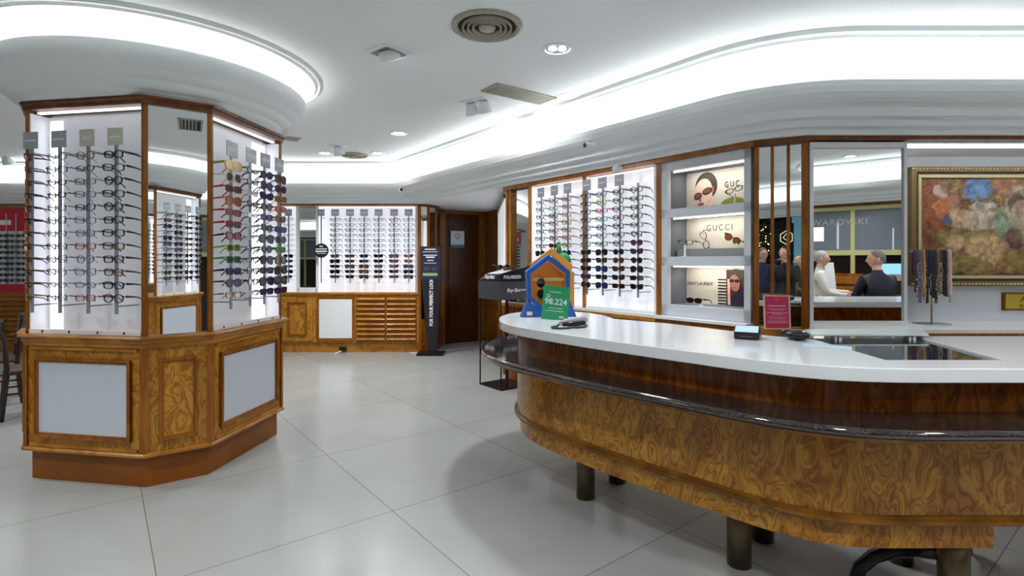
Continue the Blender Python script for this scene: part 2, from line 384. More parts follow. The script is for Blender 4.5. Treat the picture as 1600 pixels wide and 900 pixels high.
def clear_specs(cols, n=12, shapes=('rect', 'round', 'cat', 'oval')):
    return [(R.choice(shapes), R.choice(cols), 'clear') for _ in range(n)]
def sun_specs(n, cols=('black', 'black', 'black', 'dark brown', 'navy', 'tortoiseshell'), lens=('dark', 'dark', 'dark', 'grey', 'brown'), shapes=('rect', 'cat', 'round', 'aviator')):
    return [(R.choice(shapes), R.choice(cols), R.choice(lens)) for _ in range(n)]

# ------------------------------------------------------------------ panelled woodwork in a facade's own frame (x along, y inward, z up)
def moulded(b, x0, x1, z0, z1, w=.028, d=.018, y=0.):       # raised picture-frame moulding
    for a, (yy, ww) in enumerate(((y-d, w*.45), (y-d*.55, w))):
        o = ww-w*.45 if a else 0
        X0, X1, Z0, Z1 = x0+o*0, x1, z0, z1
        b.box(x0, x1, yy, y, z0, z0+ww) ; b.box(x0, x1, yy, y, z1-ww, z1)
        b.box(x0, x0+ww, yy, y, z0+ww, z1-ww); b.box(x1-ww, x1, yy, y, z0+ww, z1-ww)

# ------------------------------------------------------------------ the octagonal kiosk
KV = [(-3.36, 3.65), (-2.43, 3.49), (-2.117, 3.72), (-2.018, 4.63)]
KC = Vector((-2.81, 4.29))
KV = [Vector(v) for v in KV]; KV += [2*KC-v for v in KV]
KL = [tuple(v-KC) for v in KV]
def make_kiosk():
    root = empty('display_kiosk', (KC.x, KC.y, 0))
    mk(lambda b: b.prism(off_poly(KL, -.035), 0, .21), 'plinth', PLINTH, root)
    mk(lambda b: b.prism(off_poly(KL, -.005), .205, .95), 'base_cabinet', HONEY, root)
    def led(b):
        prof = [(0, .93), (.012, .93), (.016, .955), (.03, .965), (.034, .985), (.05, .99), (.058, 1.0), (.05, 1.01), (-.5, 1.01)]
        b.sweep(KL+[KL[0]], prof)
    mk(led, 'counter_ledge', HONEYT, root)
    mk(lambda b: b.sweep(KL+[KL[0]], [(.0, .205), (.02, .21), (.022, .225), (.006, .238)]), 'base_moulding', HONEYT, root)
    mk(lambda b: b.sweep(KL+[KL[0]], [(-.4, 2.545), (-.03, 2.545), (.012, 2.55), (.014, 2.575), (.03, 2.585), (.032, 2.6), (-.4, 2.602)]), 'crown_moulding', DARKT, root)
    for i, v in enumerate(KL):
        prev, nx = Vector(KL[i-1]), Vector(KL[(i+1) % 8]); v = Vector(v)
        def post(b):
            a = (prev-v).normalized(); c = (nx-v).normalized(); w = .021
            bis = (a+c).normalized()
            pts = [v+a*w, v, v+c*w, v+c*w*.8+bis*.035, v+a*w*.8+bis*.035]
            b.prism([tuple(q) for q in pts], 1.005, 2.55)
        mk(post, 'corner_post', POSTW, root)
        def stile(b):
            a = (prev-v).normalized(); c = (nx-v).normalized(); w = .03
            pts = [v+a*w, v, v+c*w]; bis = (a+c).normalized()
            b.prism([tuple(q-bis*.012) for q in (pts[0], pts[1], pts[2])]+[tuple(v+bis*.02)], .225, .935)
        mk(stile, 'base_corner_stile', POSTW, root)
    mk(lambda b: b.prism(off_poly(KL, -.14), 1.012, 2.55), 'column_core', CEIL, root)
    for i in range(8):
        p0, u, L = frame_of(KL[i], KL[(i+1) % 8]); rz = math.atan2(u.y, u.x); loc = (p0.x, p0.y, 0)
        if i % 2 == 0:
            sx = (.14, .30) if i != 2 else (L-.24, L-.06)
            if i == 0: sx = (.06, .16)
            bp = mk(lambda b: (b.box(.02, L-.02, .125, .138, 1.012, 2.53), b.box(.02, .032, .01, .13, 1.012, 2.53), b.box(L-.032, L-.02, .01, .13, 1.012, 2.53)), 'back_panel', PANELGLOW, root, loc=loc, rz=rz)
            mk(lambda b: b.box(sx[0], sx[1], .119, .1245, 1.02, 2.5), 'light_strip', LAMP2, root, loc=loc, rz=rz)
            mk(lambda b: b.box(.06, L-.06, .03, .055, 2.53, 2.54), 'top_light', LAMP2, root, loc=loc, rz=rz)
            def rail(b):
                b.box(.03, L-.03, .0, .03, 1.012, 1.042)
            sr = mk(rail, 'slotted_rail', WHITE, root, loc=loc, rz=rz)
            mk(lambda b: [b.box(x-.006, x+.006, -.003, .003, 1.02, 1.036) for x in (L*.15, L*.38, L*.62, L*.84)], 'slot', GUNM, sr)
            # base: framed white panel
            dr = mk(lambda b: moulded(b, .09, L-.09, .31, .85, .03, .02, -.004), 'panel_moulding', POSTW, root, loc=loc, rz=rz)
            mk(lambda b: b.box(.12, L-.12, -.008, -.0045, .34, .82), 'white_panel', GREYP, root, loc=loc, rz=rz)
            mk(lambda b: b.box(.045, L-.045, -.012, .0, .24, .262), 'rail_moulding', HONEYT, root, loc=loc, rz=rz)
            mk(lambda b: b.box(.045, L-.045, -.012, .0, .905, .925), 'rail_moulding', HONEYT, root, loc=loc, rz=rz)
        else:
            mk(lambda b: b.box(.02, L-.02, .01, .016, 1.012, 2.55), 'mirror_panel', MIRROR, root, loc=loc, rz=rz)
            mk(lambda b: moulded(b, .085, L-.085, .31, .85, .024, .018, -.004), 'panel_moulding', POSTW, root, loc=loc, rz=rz)
            mk(lambda b: b.box(.11, L-.11, -.010, -.0045, .335, .825), 'raised_panel', HONEY, root, loc=loc, rz=rz)
    return root
LAMP2 = mat('cabinet lamp strip', rgb(255, 255, 255), .5, emit=.55, ecol=(.95, .97, 1, 1))
kiosk = make_kiosk()
tag(kiosk, 'octagonal honey-wood eyewear kiosk with mirror corner, under the round ceiling drum', 'display kiosk')
def face(i): return frame_of(KV[i], KV[(i+1) % 8])
p0, u, L = face(0)
dk = ['black', 'silver', 'grey', 'silver', 'black', 'grey']
pl = "kiosk's left lit face"
def xs(px, o=-.05): return s_at(px, p0, u, o)
rack(p0, u, xs(50), pl, 'leftmost rod', sun_specs(12, ('brown', 'tortoiseshell', 'gold', 'dark brown'), ('brown', 'amber', 'grey', 'rose')), SIGNG, roll0=-1.0, gs=.8)
rack(p0, u, xs(94), pl, 'second rod', clear_specs(['silver', 'grey', 'black', 'silver']), SIGNG, th=.0018)
s3 = clear_specs(['silver', 'grey', 'silver', 'black'], 12); s3[0] = ('round', 'gold', 'clear'); s3[4] = ('rect', 'black', 'clear'); s3[7] = ('rect', 'red', 'clear'); s3[11] = ('rect', 'red', 'clear')
rack(p0, u, xs(138), pl, 'third rod', s3, SIGNB, 'lool', th=.0022)
s4 = clear_specs(['black', 'black', 'dark brown', 'tortoiseshell'], 12, ('rect', 'round', 'rect'))
s4[1] = ('rect', 'black', 'clear'); s4[5] = ('rect', 'black', 'clear')
rack(p0, u, xs(182), pl, 'rightmost rod', s4, SIGNB, th=.004)
FG = 1.1
SIGNP = mat('pale grey sign plate', rgb(198, 201, 208), .4)
p0, u, L = face(2); pl = "kiosk's right lit face"
c1 = [('shield', 'gold', 'gold'), ('aviator', 'white', 'brown'), ('rect', 'red', 'green'), ('aviator', 'orange', 'amber'), ('rect', 'red', 'brown'), ('rect', 'red', 'grey'), ('cat', 'burgundy', 'rose'),
      ('rect', 'lime green', 'green'), ('rect', 'green', 'green'), ('rect', 'navy', 'blue'), ('round', 'brown', 'blue'), ('rect', 'gold', 'clear')]
rack(p0, u, xs(361), pl, 'leftmost rod', c1, SIGNP, 'NEW', signw=.13, gs=FG)
rack(p0, u, xs(391), pl, 'second rod', clear_specs(['black', 'clear', 'silver', 'black']), SIGNP, 'NEW', signw=.13, th=.0016)
c3 = [('round', 'navy', 'grey'), ('aviator', 'purple', 'purple'), ('cat', 'black', 'blue'), ('round', 'black', 'grey'), ('rect', 'navy', 'blue'), ('cat', 'purple', 'dark'), ('aviator', 'black', 'grey'),
      ('round', 'black', 'dark'), ('aviator', 'black', 'purple'), ('rect', 'dark brown', 'dark'), ('aviator', 'black', 'dark'), ('rect', 'black', 'purple')]
rack(p0, u, xs(413), pl, 'third rod', c3, SIGNG, 'NEW', signw=.13, gs=FG)
c4 = [('aviator', 'black', 'brown'), ('round', 'purple', 'purple'), ('rect', 'gold', 'amber'), ('rect', 'orange', 'rose'), ('cat', 'tortoiseshell', 'dark'), ('rect', 'blue', 'blue'), ('round', 'teal', 'blue'),
      ('rect', 'bright green', 'dark'), ('aviator', 'black', 'brown'), ('aviator', 'black', 'dark'), ('aviator', 'black', 'grey'), ('rect', 'black', 'purple')]
rack(p0, u, xs(435), pl, 'rightmost rod', c4, SIGNG, 'NEW', signw=.13, gs=FG)

# the second kiosk, seen in the mirror corner of the first
K2 = Vector((1.04, -1.117)); RZ2 = math.radians(178.1)
k2 = copy_tree(kiosk); k2.location = (K2.x, K2.y, 0); k2.rotation_euler = (0, 0, RZ2)
k2['label'] = 'second octagonal honey-wood kiosk seen only as a reflection in the kiosk mirror'
rot = Matrix.Rotation(RZ2, 2)
V2 = [K2+rot @ Vector(v) for v in KL]
p0, u, L = frame_of(V2[0], V2[1]); pl = 'reflected kiosk'
for j, s in enumerate((.14, .36, .58, .80)):
    rack(p0, u, s, pl, ['first rod', 'second rod', 'third rod', 'fourth rod'][j], sun_specs(12) if j % 2 == 0 else (sun_specs(12) if j == 0 else [x if i % 3 else ('round', 'black', 'clear') for i, x in enumerate(sun_specs(12))]), SIGNG, parts=False)

# ------------------------------------------------------------------ generic facade pieces (local frame: x along, y inward)
def fpart(fn, name, m, root): return mk(fn, name, m, root)
# ------------------------------------------------------------------ room plan
def lp(px, Y, c=None): return Vector(((px-CX)/F*Y, Y))
CD = 4.15                                        # diagonal wall: E1 . p = CD
def onD(px, o=0.):                              # point of the diagonal wall line (moved o inward) at pixel column px
    k = (px-CX)/F; Y = (CD+o)/(E1.x*k+E1.y); return Vector((k*Y, Y))
YB, YR = 8.8, 4.1
d_left = onD(792); d_end = onD(1178)
r_start = Vector(((1262-CX)/F*YR, YR))
CZ = 2.47
# floor
struct(mk(lambda b: b.box(-10, 7.5, -4.6, 11.5, -.06, 0), 'floor', floor_mat()))
# room-defining walls
def wall(name, a, c, z0, z1, m, th=.08):
    p, u, L = frame_of(a, c)
    return struct(mk(lambda b: b.box(0, L, 0, th, z0, z1), name, m, loc=(p.x, p.y, 0), rz=math.atan2(u.y, u.x)))
WP = WHITE
wall('wall_left', (-9.6, -2.6), (-9.6, 9.0), 0, 3.3, WP)
wall('wall_back', (-9.6, YB+.42), (-1.62, YB+.42), 0, 3.3, WP)
wall('wall_diagonal', (d_left.x+E1.x*.42+.07, d_left.y+E1.y*.42-.1), (2.35, 4.1+.5), 0, 3.3, WP)
wall('wall_right', (2.2, 4.72), (6.9, 4.72), 0, 3.3, WP)
wall('wall_side', (6.9, 4.8), (6.9, -.2), 0, 3.3, WP)
# alcove behind: door wall, side walls
dl, dr = at(690, 0+410, 9.7).xy, at(757, 410, 10.2).xy
wr = at(780, 410, 9.6).xy
wall('wall_alcove_left', (-1.55, 8.9), (dl.x, dl.y), 0, 2.6, DOORW)
wall('wall_alcove_back', (dl.x, dl.y+.06), (dr.x+.02, dr.y+.06), 0, 2.6, DOORW)
wall('wall_alcove_right', (dr.x, dr.y), (wr.x, wr.y), 0, 2.6, ALCW, .05)
wall('wall_alcove_side', (wr.x+.02, wr.y+.05), (d_left.x+.06, d_left.y+.10), 0, 2.6, WP, .06)

# ceiling with round openings for the two drums
ZC = 3.07
COVD, COVR, COVB = CD-.53, YR-.53, YB-.53
def fillet(P, Q, S, r, n=14):
    a = (P-Q).normalized(); b = (S-Q).normalized(); ang = a.angle(b); t = r/math.tan(ang/2)
    A = Q+a*t; B = Q+b*t; bis = (a+b).normalized(); C = Q+bis*(r/math.sin(ang/2))
    out = []; va = A-C; vb = B-C; tot = va.angle_signed(vb)
    for i in range(n+1): out.append(C+Matrix.Rotation(-tot*i/n, 2) @ va)
    return out
def cove_path(off, r0=.45):        # line of the drop soffit, off = distance out from the wall toward the room
    cd, yr, yb = CD-off, YR-off, YB-off
    c1 = Vector(((cd-E1.y*yb)/E1.x, yb)); c2 = Vector(((cd-E1.y*yr)/E1.x, yr))
    return c1, c2
c1, c2 = cove_path(.53)
pathf = [Vector((6.85, 1.25)), Vector((2.48, -2.47)), Vector((-9.5, -2.47))]
pathb = [Vector((-9.5, COVB)), c1]+fillet(c1, c2, Vector((6.85, COVR)), 1.15)+[Vector((6.85, COVR))]
outer = pathb+pathf
def circ(c, r, n=64): return [Vector((c.x+r*math.cos(2*PI*i/n), c.y+r*math.sin(2*PI*i/n))) for i in range(n)]
RR = 1.14
holes = [circ(KC, RR+.02), circ(K2, RR+.02)]
loops = [[Vector((p.x, p.y, 0)) for p in l] for l in [outer]+holes]
tris = tessellate_polygon(loops); flat = [v for l in loops for v in l]
cb = MB(); nv = len(flat)
cb.add([(v.x, v.y, ZC) for v in flat]+[(v.x, v.y, ZC+.03) for v in flat], [tuple(t) for t in tris]+[tuple(nv+i for i in t) for t in tris])
struct(cb.build('ceiling', CEIL))
struct(mk(lambda b: b.box(-10, 7.4, -4.7, 11.5, 3.42, 3.48), 'ceiling_slab', CEIL))
# cornice: sweep along pathb, room to the right of travel -> positive offsets point to the room
# travel goes from the far left, along the back wall to the right, then down the diagonal; the room is on the right-hand side
soff = [(-.58, 2.472), (-.45, 2.472), (-.45, 2.505), (-.445, 2.512), (-.38, 2.514), (-.38, 2.534), (-.36, 2.534), (-.36, 2.512), (-.352, 2.512), (-.35, 2.56), (-.285, 2.562), (-.285, 2.582), (-.265, 2.582), (-.265, 2.56), (-.257, 2.56), (-.255, 2.605), (-.24, 2.615), (-.13, 2.625), (-.07, 2.64), (-.02, 2.665), (0, 2.70), (.005, 2.735), (-.015, 2.745), (-.03, 2.735), (-.035, 2.68), (-.42, 2.68)]
struct(mk(lambda b: (b.sweep(pathb, soff), b.sweep(pathf, soff)), 'trim_cornice', CEIL, fix=False))
covp = [(-.44, 2.66)]+[(-.44+.42*(1-math.cos(t)), 2.70+.34*math.sin(t)) for t in [PI/2*i/10 for i in range(11)]]+[(-.02, 3.04)]
struct(mk(lambda b: (b.sweep(pathb, covp), b.sweep(pathf, covp)), 'trim_cove', WHITE, fix=False))
struct(mk(lambda b: [b.sweep(q, [(-.02, 3.04), (-.02, 3.025), (0, 3.02), (.012, 3.045), (.03, 3.05), (.035, 3.03), (.055, 3.04), (.065, 3.07)]) for q in (pathb, pathf)], 'trim_ceiling_edge', CEIL, fix=False))
tag(mk(lambda b: b.sweep([p for p in pathb], [(-.14, 2.684), (-.14, 2.70), (-.09, 2.70), (-.09, 2.684)], cap=True), 'cove_lamp', COVEL), 'long linear lamp lying hidden inside the wall cove', 'cove light', 'cove lamps')
tag(mk(lambda b: b.sweep(pathf, [(-.14, 2.684), (-.14, 2.70), (-.09, 2.70), (-.09, 2.684)], cap=True), 'cove_lamp', COVEL), 'long linear lamp in the cove over the shop front, seen only in the mirrors', 'cove light', 'cove lamps')
# the wall above the crown line behind the soffit
# the flat soffit over the door alcove
al = [(c1.x-.2, YB-.1), (-1.5, YB-.1), tuple(onD(792, -.35)), tuple(onD(792, .6)), (.35, 10.6), (-1.9, 10.6)]
asf = MB(); asf.prism([(-1.9, 8.74), tuple(cove_path(.06)[0]), tuple(onD(792, -.06)), tuple(onD(792, .6)), (.6, 10.6), (-1.9, 10.6)], 2.47, 2.50)
struct(asf.build('ceiling_alcove', CEIL))

# drums
def drum(c, which):
    root = empty('ceiling_drum', (c.x, c.y, 0))
    prof = [(.60, 2.603), (.86, 2.603), (.865, 2.64), (.875, 2.65), (.925, 2.655), (.93, 2.69), (.945, 2.705), (.985, 2.712), (.995, 2.735), (1.03, 2.76), (1.055, 2.79), (1.06, 2.82), (1.06, 2.885), (1.05, 2.895), (1.035, 2.885), (1.035, 2.84), (.74, 2.83)]
    mk(lambda b: b.lathe(prof, 96), 'stepped_drum', CEIL, root, fix=False)
    cv = [(.74, 2.83)]+[(.74+.385*(1-math.cos(t)), 2.85+.22*math.sin(t)) for t in [PI/2*i/10 for i in range(11)]]
    mk(lambda b: b.lathe(cv, 96), 'cove', WHITE, root, fix=False)
    mk(lambda b: b.lathe([(1.125, 3.07), (1.125, 3.04), (1.14, 3.035), (1.15, 3.055), (1.165, 3.06), (1.17, 3.045), (1.185, 3.05), (1.19, 3.071)], 96), 'ring_trim', CEIL, root, fix=False)
    mk(lambda b: b.lathe([(.96, 2.845), (.96, 2.86), (1.0, 2.86), (1.0, 2.845), (.96, 2.845)], 96), 'ring_lamp', COVEL2, root)
    root['kind'] = 'structure'
    for ch in root.children: ch['kind'] = 'structure'
    root['label'] = which; return root
COVEL2 = mat('ring cove lamp', rgb(255, 255, 255), .5, emit=3.1, ecol=(.98, 1, .95, 1))
drum(KC, 'white stepped round ceiling drum with a lit cove above the kiosk')
drum(K2, 'white round ceiling drum seen reflected in the kiosk mirror')

# ------------------------------------------------------------------ back wall cabinet (facade frame at Y = YB)
def Xb(px, Y=YB): return (px-CX)/F*Y
bx0, bx1 = -9.5, Xb(655)
ZL = 1.0
back = empty('wall_cabinet', (0, YB, 0))
tag(back, 'long honey-wood wall cabinet across the far end with lit white display above', 'cabinet')
mk(lambda b: b.box(bx0, bx1, .03, .4, 0, .165), 'plinth', HONEYT, back)
mk(lambda b: b.box(bx0, bx1, .0, .4, .165, ZL-.03), 'cabinet_body', HONEY, back)
for xa, xb in ((556, 651), (-62, 150)): mk(lambda b: b.box(Xb(xa), Xb(xb), -.004, 0, .18, .94), 'drawer_gap_shade', POSTW, back)  # darker board behind the drawers, shade of the gaps put into its colour
mk(lambda b: b.box(bx0, bx1+.02, -.03, .4, ZL-.03, ZL), 'ledge', HONEYT, back)
mk(lambda b: b.box(bx0, bx1, -.04, .4, 2.44, CZ), 'crown_rail', POSTW, back)
def bcab(px0, px1, kind):
    x0, x1 = Xb(px0), Xb(px1)
    if kind == 'door':
        d = mk(lambda b: b.box(x0+.03, x1-.03, -.015, 0, .2, .92), 'cabinet_door', HONEY, back)
        mk(lambda b: moulded(b, x0+.13, x1-.13, .28, .84, .03, .02, -.015), 'door_moulding', POSTW, d)
    elif kind == 'white':
        mk(lambda b: moulded(b, x0, x1, .2, .93, .04, .02, 0), 'panel_moulding', POSTW, back)
        mk(lambda b: b.box(x0+.04, x1-.04, -.008, 0, .24, .89), 'white_panel', WHITE, back)
    else:
        for r in range(9):
            z = .165+.03+r*.083
            def dw(b):
                n = 6; pts = [(-.05*math.sin(PI*i/n), z+.056*i/n) for i in range(n+1)]
                vs = []; 
                for x in (x0+.012, x1-.012): vs += [(x, y, zz) for y, zz in pts]
                m = n+1; b.add(vs, [(i, i+1, m+i+1, m+i) for i in range(n)]+[tuple(range(m)), tuple(range(m, 2*m))[::-1]])
            mk(dw, 'drawer', HONEYT, back)
bcab(438, 492, 'door'); bcab(495, 554, 'white'); bcab(557, 603, 'dr'); bcab(604, 651, 'dr')
for k in range(4): bcab(-62+k*52, -12+k*52, 'dr')
bcab(150, 230, 'white'); bcab(240, 330, 'door'); bcab(340, 430, 'white')
# display bays
def bay(root, x0, x1, z0, z1, y, m=None, name='back_panel', toplight=True):
    mk(lambda b: (b.box(x0, x1, y, y+.012, z0, z1), b.box(x0, x0+.012, .0, y, z0, z1), b.box(x1-.012, x1, 0, y, z0, z1)), name, m or PANELGLOW2, root)
    if toplight: mk(lambda b: b.box(x0+.05, x1-.05, .03, .05, z1-.022, z1-.012), 'top_light', LAMP2, root)
DB = .14
bay(back, Xb(340), Xb(463), ZL, 2.44, DB)
bay(back, Xb(497), Xb(652), ZL, 2.44, DB)
mk(lambda b: (b.box(Xb(463), Xb(467), -.01, .1, ZL, 2.44), b.box(Xb(494), Xb(498), -.01, .1, ZL, 2.44), b.box(Xb(466), Xb(495), -.01, .1, ZL, 1.08)), 'mirror_surround', WHITE, back)
mk(lambda b: b.box(Xb(467), Xb(494), .02, .028, 1.08, 2.40), 'mirror_panel', MIRROR, back)
mk(lambda b: b.box(Xb(652), Xb(656), -.02, .2, ZL, 2.44), 'corner_post', POSTW, back)
# far left of the back wall
bay(back, Xb(60), Xb(180), ZL, 2.44, DB); bay(back, Xb(190), Xb(330), ZL, 2.44, DB)
bp0, bu = Vector((0, YB)), Vector((1, 0))
pl = 'lit far-end bay'
names = ['second rod', 'third rod', 'fourth rod', 'fifth rod', 'sixth rod', 'seventh rod']
lowcols = [('black', 'dark brown', 'black', 'navy', 'black'), ('gold', 'dark brown', 'navy', 'black'), ('navy', 'black', 'tortoiseshell'), ('black', 'black', 'dark brown'), ('navy', 'burgundy', 'black'), ('rose', 'brown', 'navy')]
for j, px in enumerate((525.5, 548.6, 570.5, 593, 617, 639.5)):
    top = [('rect', 'silver', 'clear'), ('round', 'silver', 'clear')]+clear_specs(['black', 'grey', 'black'], 5, ('round', 'rect'))
    if j == 4: top = clear_specs(['black', 'burgundy', 'black'], 7, ('round', 'rect'))
    rack(bp0, bu, Xb(px), pl, names[j], top+sun_specs(5, lowcols[j], ('dark', 'dark', 'grey', 'brown')), SIGNG, parts=False, back=DB, th=.005, signw=.13)
rack(bp0, bu, Xb(451, 8.75), 'bay left of far mirror', 'single rod', clear_specs(['grey', 'silver', 'rose'], 7)+sun_specs(5, ('navy', 'purple', 'black'), ('grey', 'dark')), SIGNG, parts=False, back=DB, th=.002)
r = rack(bp0, bu, Xb(502, 8.75), pl, 'leftmost rod', [None]*12, SIGNG, back=DB)
rd = empty('round_sign', (Xb(502, 8.68), 8.68, 1.5+(410-391.5)/F*8.68))
mk(lambda b: b.prism_y([(.118*math.cos(2*PI*i/32), .118*math.sin(2*PI*i/32)) for i in range(32)], 0, .012), 'disc', mat('navy sign board', rgb(34, 34, 52), .4), rd)
mk(lambda b: b.box(-.006, .006, .012, .07, -.02, .02), 'clip', RODM, rd)
for t, z, s in (('TWO', .06, .03), ('PROGRESSIVE', .022, .034), ('BY ZEISS', -.018, .036)): pass
text('TRY', .036, 'sign_lettering', WLET, rd, loc=(0, -.003, .066), bold=.001)
text('RESIN', .001, 'sign_lettering', WLET, rd, loc=(0, -.003, .0)) if False else None
mk(lambda b: (b.box(-.09, .09, -.003, 0, .018, .034), b.box(-.095, .095, -.003, 0, -.022, -.002), b.box(-.07, .07, -.003, 0, -.05, -.042)), 'printed_lines', WLET, rd)
tag(rd, 'round dark navy sign with white lines hung on the leftmost far rod', 'sign')

# red-headed sunglasses display far left on the back wall
red = empty('sunglasses_stand', (0, YB-.04, 0))
tag(red, 'red-topped white sunglasses display panel on the far cabinet, left of the kiosk', 'display stand')
REDM = mat('red display panel', rgb(196, 30, 44), .4)
x0, x1 = Xb(-30, 8.76), Xb(38, 8.76)
mk(lambda b: b.box(x0, x1, .0, .06, 2.02, 2.40), 'header', REDM, red)
mk(lambda b: b.box(x0, x1, .01, .06, 1.14, 2.02), 'panel', WHITE, red)
mk(lambda b: b.box(x0, x1, -.01, .06, ZL, 1.14), 'foot', REDM, red)
mk(lambda b: (b.box(x0+.42, x0+.44, -.01, .02, 1.14, 2.3), b.box(x1-.14, x1-.12, -.01, .02, 1.14, 2.3)), 'divider', CHROME, red)
mk(lambda b: b.box(x0+.3, x0+.5, -.004, 0, 2.12, 2.2), 'logo', WLET, red)
for cidx, px in enumerate((5, 15.5, 33)):
    for i in range(9):
        glasses('aviator', 'black', R.choice(['dark', 'green', 'grey']), (Xb(px, 8.7), 8.70, 1.94-i*.092), 0,
                f'small black sunglasses, {ORD[i]} down the {["left", "middle", "right"][cidx]} column of the red-topped panel', 'sunglasses on the red-topped panel', parts=False, scale=.8)

# mirrored corner beside the alcove
cp = [Vector((Xb(656), YB)), Vector((-1.40, 8.86)), Vector((-1.30, 9.1)), Vector((dl.x+.02, dl.y))]
mc = empty('mirrored_corner', (0, 0, 0)); tag(mc, 'rounded corner of narrow mirror strips between far display and dark door', 'mirror')
for i in range(3):
    p, uu, LL = frame_of(cp[i], cp[i+1]); rz = math.atan2(uu.y, uu.x)
    mk(lambda b: b.box(0.015, LL-.015, 0, .006, .55, 2.44), 'mirror_strip', MIRROR, mc, loc=(p.x, p.y, 0), rz=rz)
    mk(lambda b: b.box(-.02, .02, -.015, .03, 0, 2.44), 'post', POSTW, mc, loc=(p.x, p.y, 0), rz=rz)
    mk(lambda b: b.box(0, LL, -.03, .05, 2.43, 2.48), 'crown_rail', DARKT, mc, loc=(p.x, p.y, 0), rz=rz)
    mk(lambda b: b.box(0, LL, -.01, .05, 0, .55), 'base', APRON, mc, loc=(p.x, p.y, 0), rz=rz)

# dark door in the alcove
p, uu, LL = frame_of(dl, dr)
door = empty('door_1', (p.x, p.y-.03, 0), math.atan2(uu.y, uu.x)); door['kind'] = 'structure'
mk(lambda b: b.box(.06, LL-.14, 0, .04, .02, 2.40), 'door_leaf', DOORW, door)
mk(lambda b: (b.box(0, .06, -.03, .05, 0, 2.46), b.box(LL-.14, LL, -.03, .05, 0, 2.46), b.box(0, LL, -.03, .05, 2.40, 2.46)), 'door_frame', ALCW, door)
mk(lambda b: (moulded(b, .14, LL-.22, .22, 2.3, .02, .012, 0)), 'door_moulding', DOORW, door)
nt_ = empty('notice', (at(718, 379, 9.85).x, at(718, 379, 9.85).y, 0), 0)
nz = (1.5+(410-361)/F*9.85, 1.5+(410-387)/F*9.85)
pv = Vector((at(714.5, 400, 9.8).x, 0))
nt_.location = (at(714.5, 400, 9.83).x, 9.83, 0)
nt_.rotation_euler = (0, 0, math.atan2(uu.y, uu.x))
mk(lambda b: b.box(-.14, .14, -.012, 0, nz[1]+.05, nz[0]), 'paper', mat('pale notice paper', rgb(196, 206, 220), .5), nt_)
mk(lambda b: b.box(-.14, .14, -.013, 0, nz[1], nz[1]+.055), 'blue_band', mat('blue band', rgb(50, 110, 150), .5), nt_)
mk(lambda b: b.ringprism_y([(.05*math.cos(2*PI*i/24), nz[0]-.1+.05*math.sin(2*PI*i/24)) for i in range(24)], [(.038*math.cos(2*PI*i/24), nz[0]-.1+.038*math.sin(2*PI*i/24)) for i in range(24)], -.015, -.012), 'ring_mark', GLET, nt_)
tag(nt_, 'small pale notice with blue lower band stuck on the dark alcove door', 'notice')

# lit display on the side wall of the alcove
sd = empty('side_display', (0, 0, 0)); tag(sd, 'narrow lit white eyewear display on the side of the alcove', 'display')
p, uu, LL = frame_of(wr+Vector((.01, -.15)), d_left+Vector((.0, .25)))
sd.location = (p.x, p.y, 0); sd.rotation_euler = (0, 0, math.atan2(uu.y, uu.x))
mk(lambda b: b.box(.0, LL, -.03, 0, 1.0, 2.36), 'lit_panel', PANELGLOW2, sd)
mk(lambda b: b.box(0, LL, -.05, 0, 0, 1.0), 'wood_base', ALCW, sd)
mk(lambda b: b.box(0, LL, -.05, 0, 2.36, 2.42), 'head_rail', DARKT, sd)

# ------------------------------------------------------------------ diagonal wall fittings
def dface(): return frame_of(d_left, d_end)
p0, u, L = dface(); rzD = math.atan2(u.y, u.x)
def sD(px, o=0.): return s_at(px, p0, u, o)
diag = empty('wall_display_cabinet', (p0.x, p0.y, 0), rzD)
tag(diag, 'long lit white eyewear wall display with wooden posts behind the counter', 'display cabinet')
s1034 = sD(1031)
mk(lambda b: b.box(0, L+.02, .02, .4, 0, .94), 'base_body', APRON, diag)
mk(lambda b: b.box(-.02, s1034+.02, -.10, .4, .95, .985), 'ledge', HONEYT, diag)
mk(lambda b: b.box(-.02, s1034, -.09, .4, .985, 1.01), 'white_ledge_top', WHITE, diag)
mk(lambda b: (b.box(-.02, L+.02, -.05, .4, 2.425, CZ+.005)), 'crown_rail', POSTW, diag)
for px in (793, 798.5, 828.5, 914, 1031):
    w = .018 if px < 1000 else .028
    mk(lambda b: b.box(sD(px)-w, sD(px)+w, -.02, .06, 1.0, 2.43), 'post', POSTW if px > 1000 else HONEYT, diag)
mk(lambda b: b.box(sD(798.5), sD(828.5), .03, .036, 1.01, 2.43), 'mirror_panel', MIRROR, diag)
bay(diag, sD(830)+.01, sD(913)-.015, 1.01, 2.425, .14)
bay(diag, sD(915)+.01, sD(1029)-.02, 1.01, 2.425, .14)
mk(lambda b: (b.box(sD(1026)-.03, sD(1026), .0, .02, 1.01, 2.42), b.box(sD(918), sD(1026), 0, .02, 1.01, 1.03)), 'white_edge', WHITE, diag)
pl = 'diagonal wall display'
rods = [(846, 'first rod', SIGNG), (867, 'second rod', SIGNG), (887.5, 'third rod', SIGNG), (917.5, 'fourth rod', SIGNG), (942, 'fifth rod', SIGNG), (968.5, 'sixth rod', SIGNG), (997, 'seventh rod', SIGNW)]
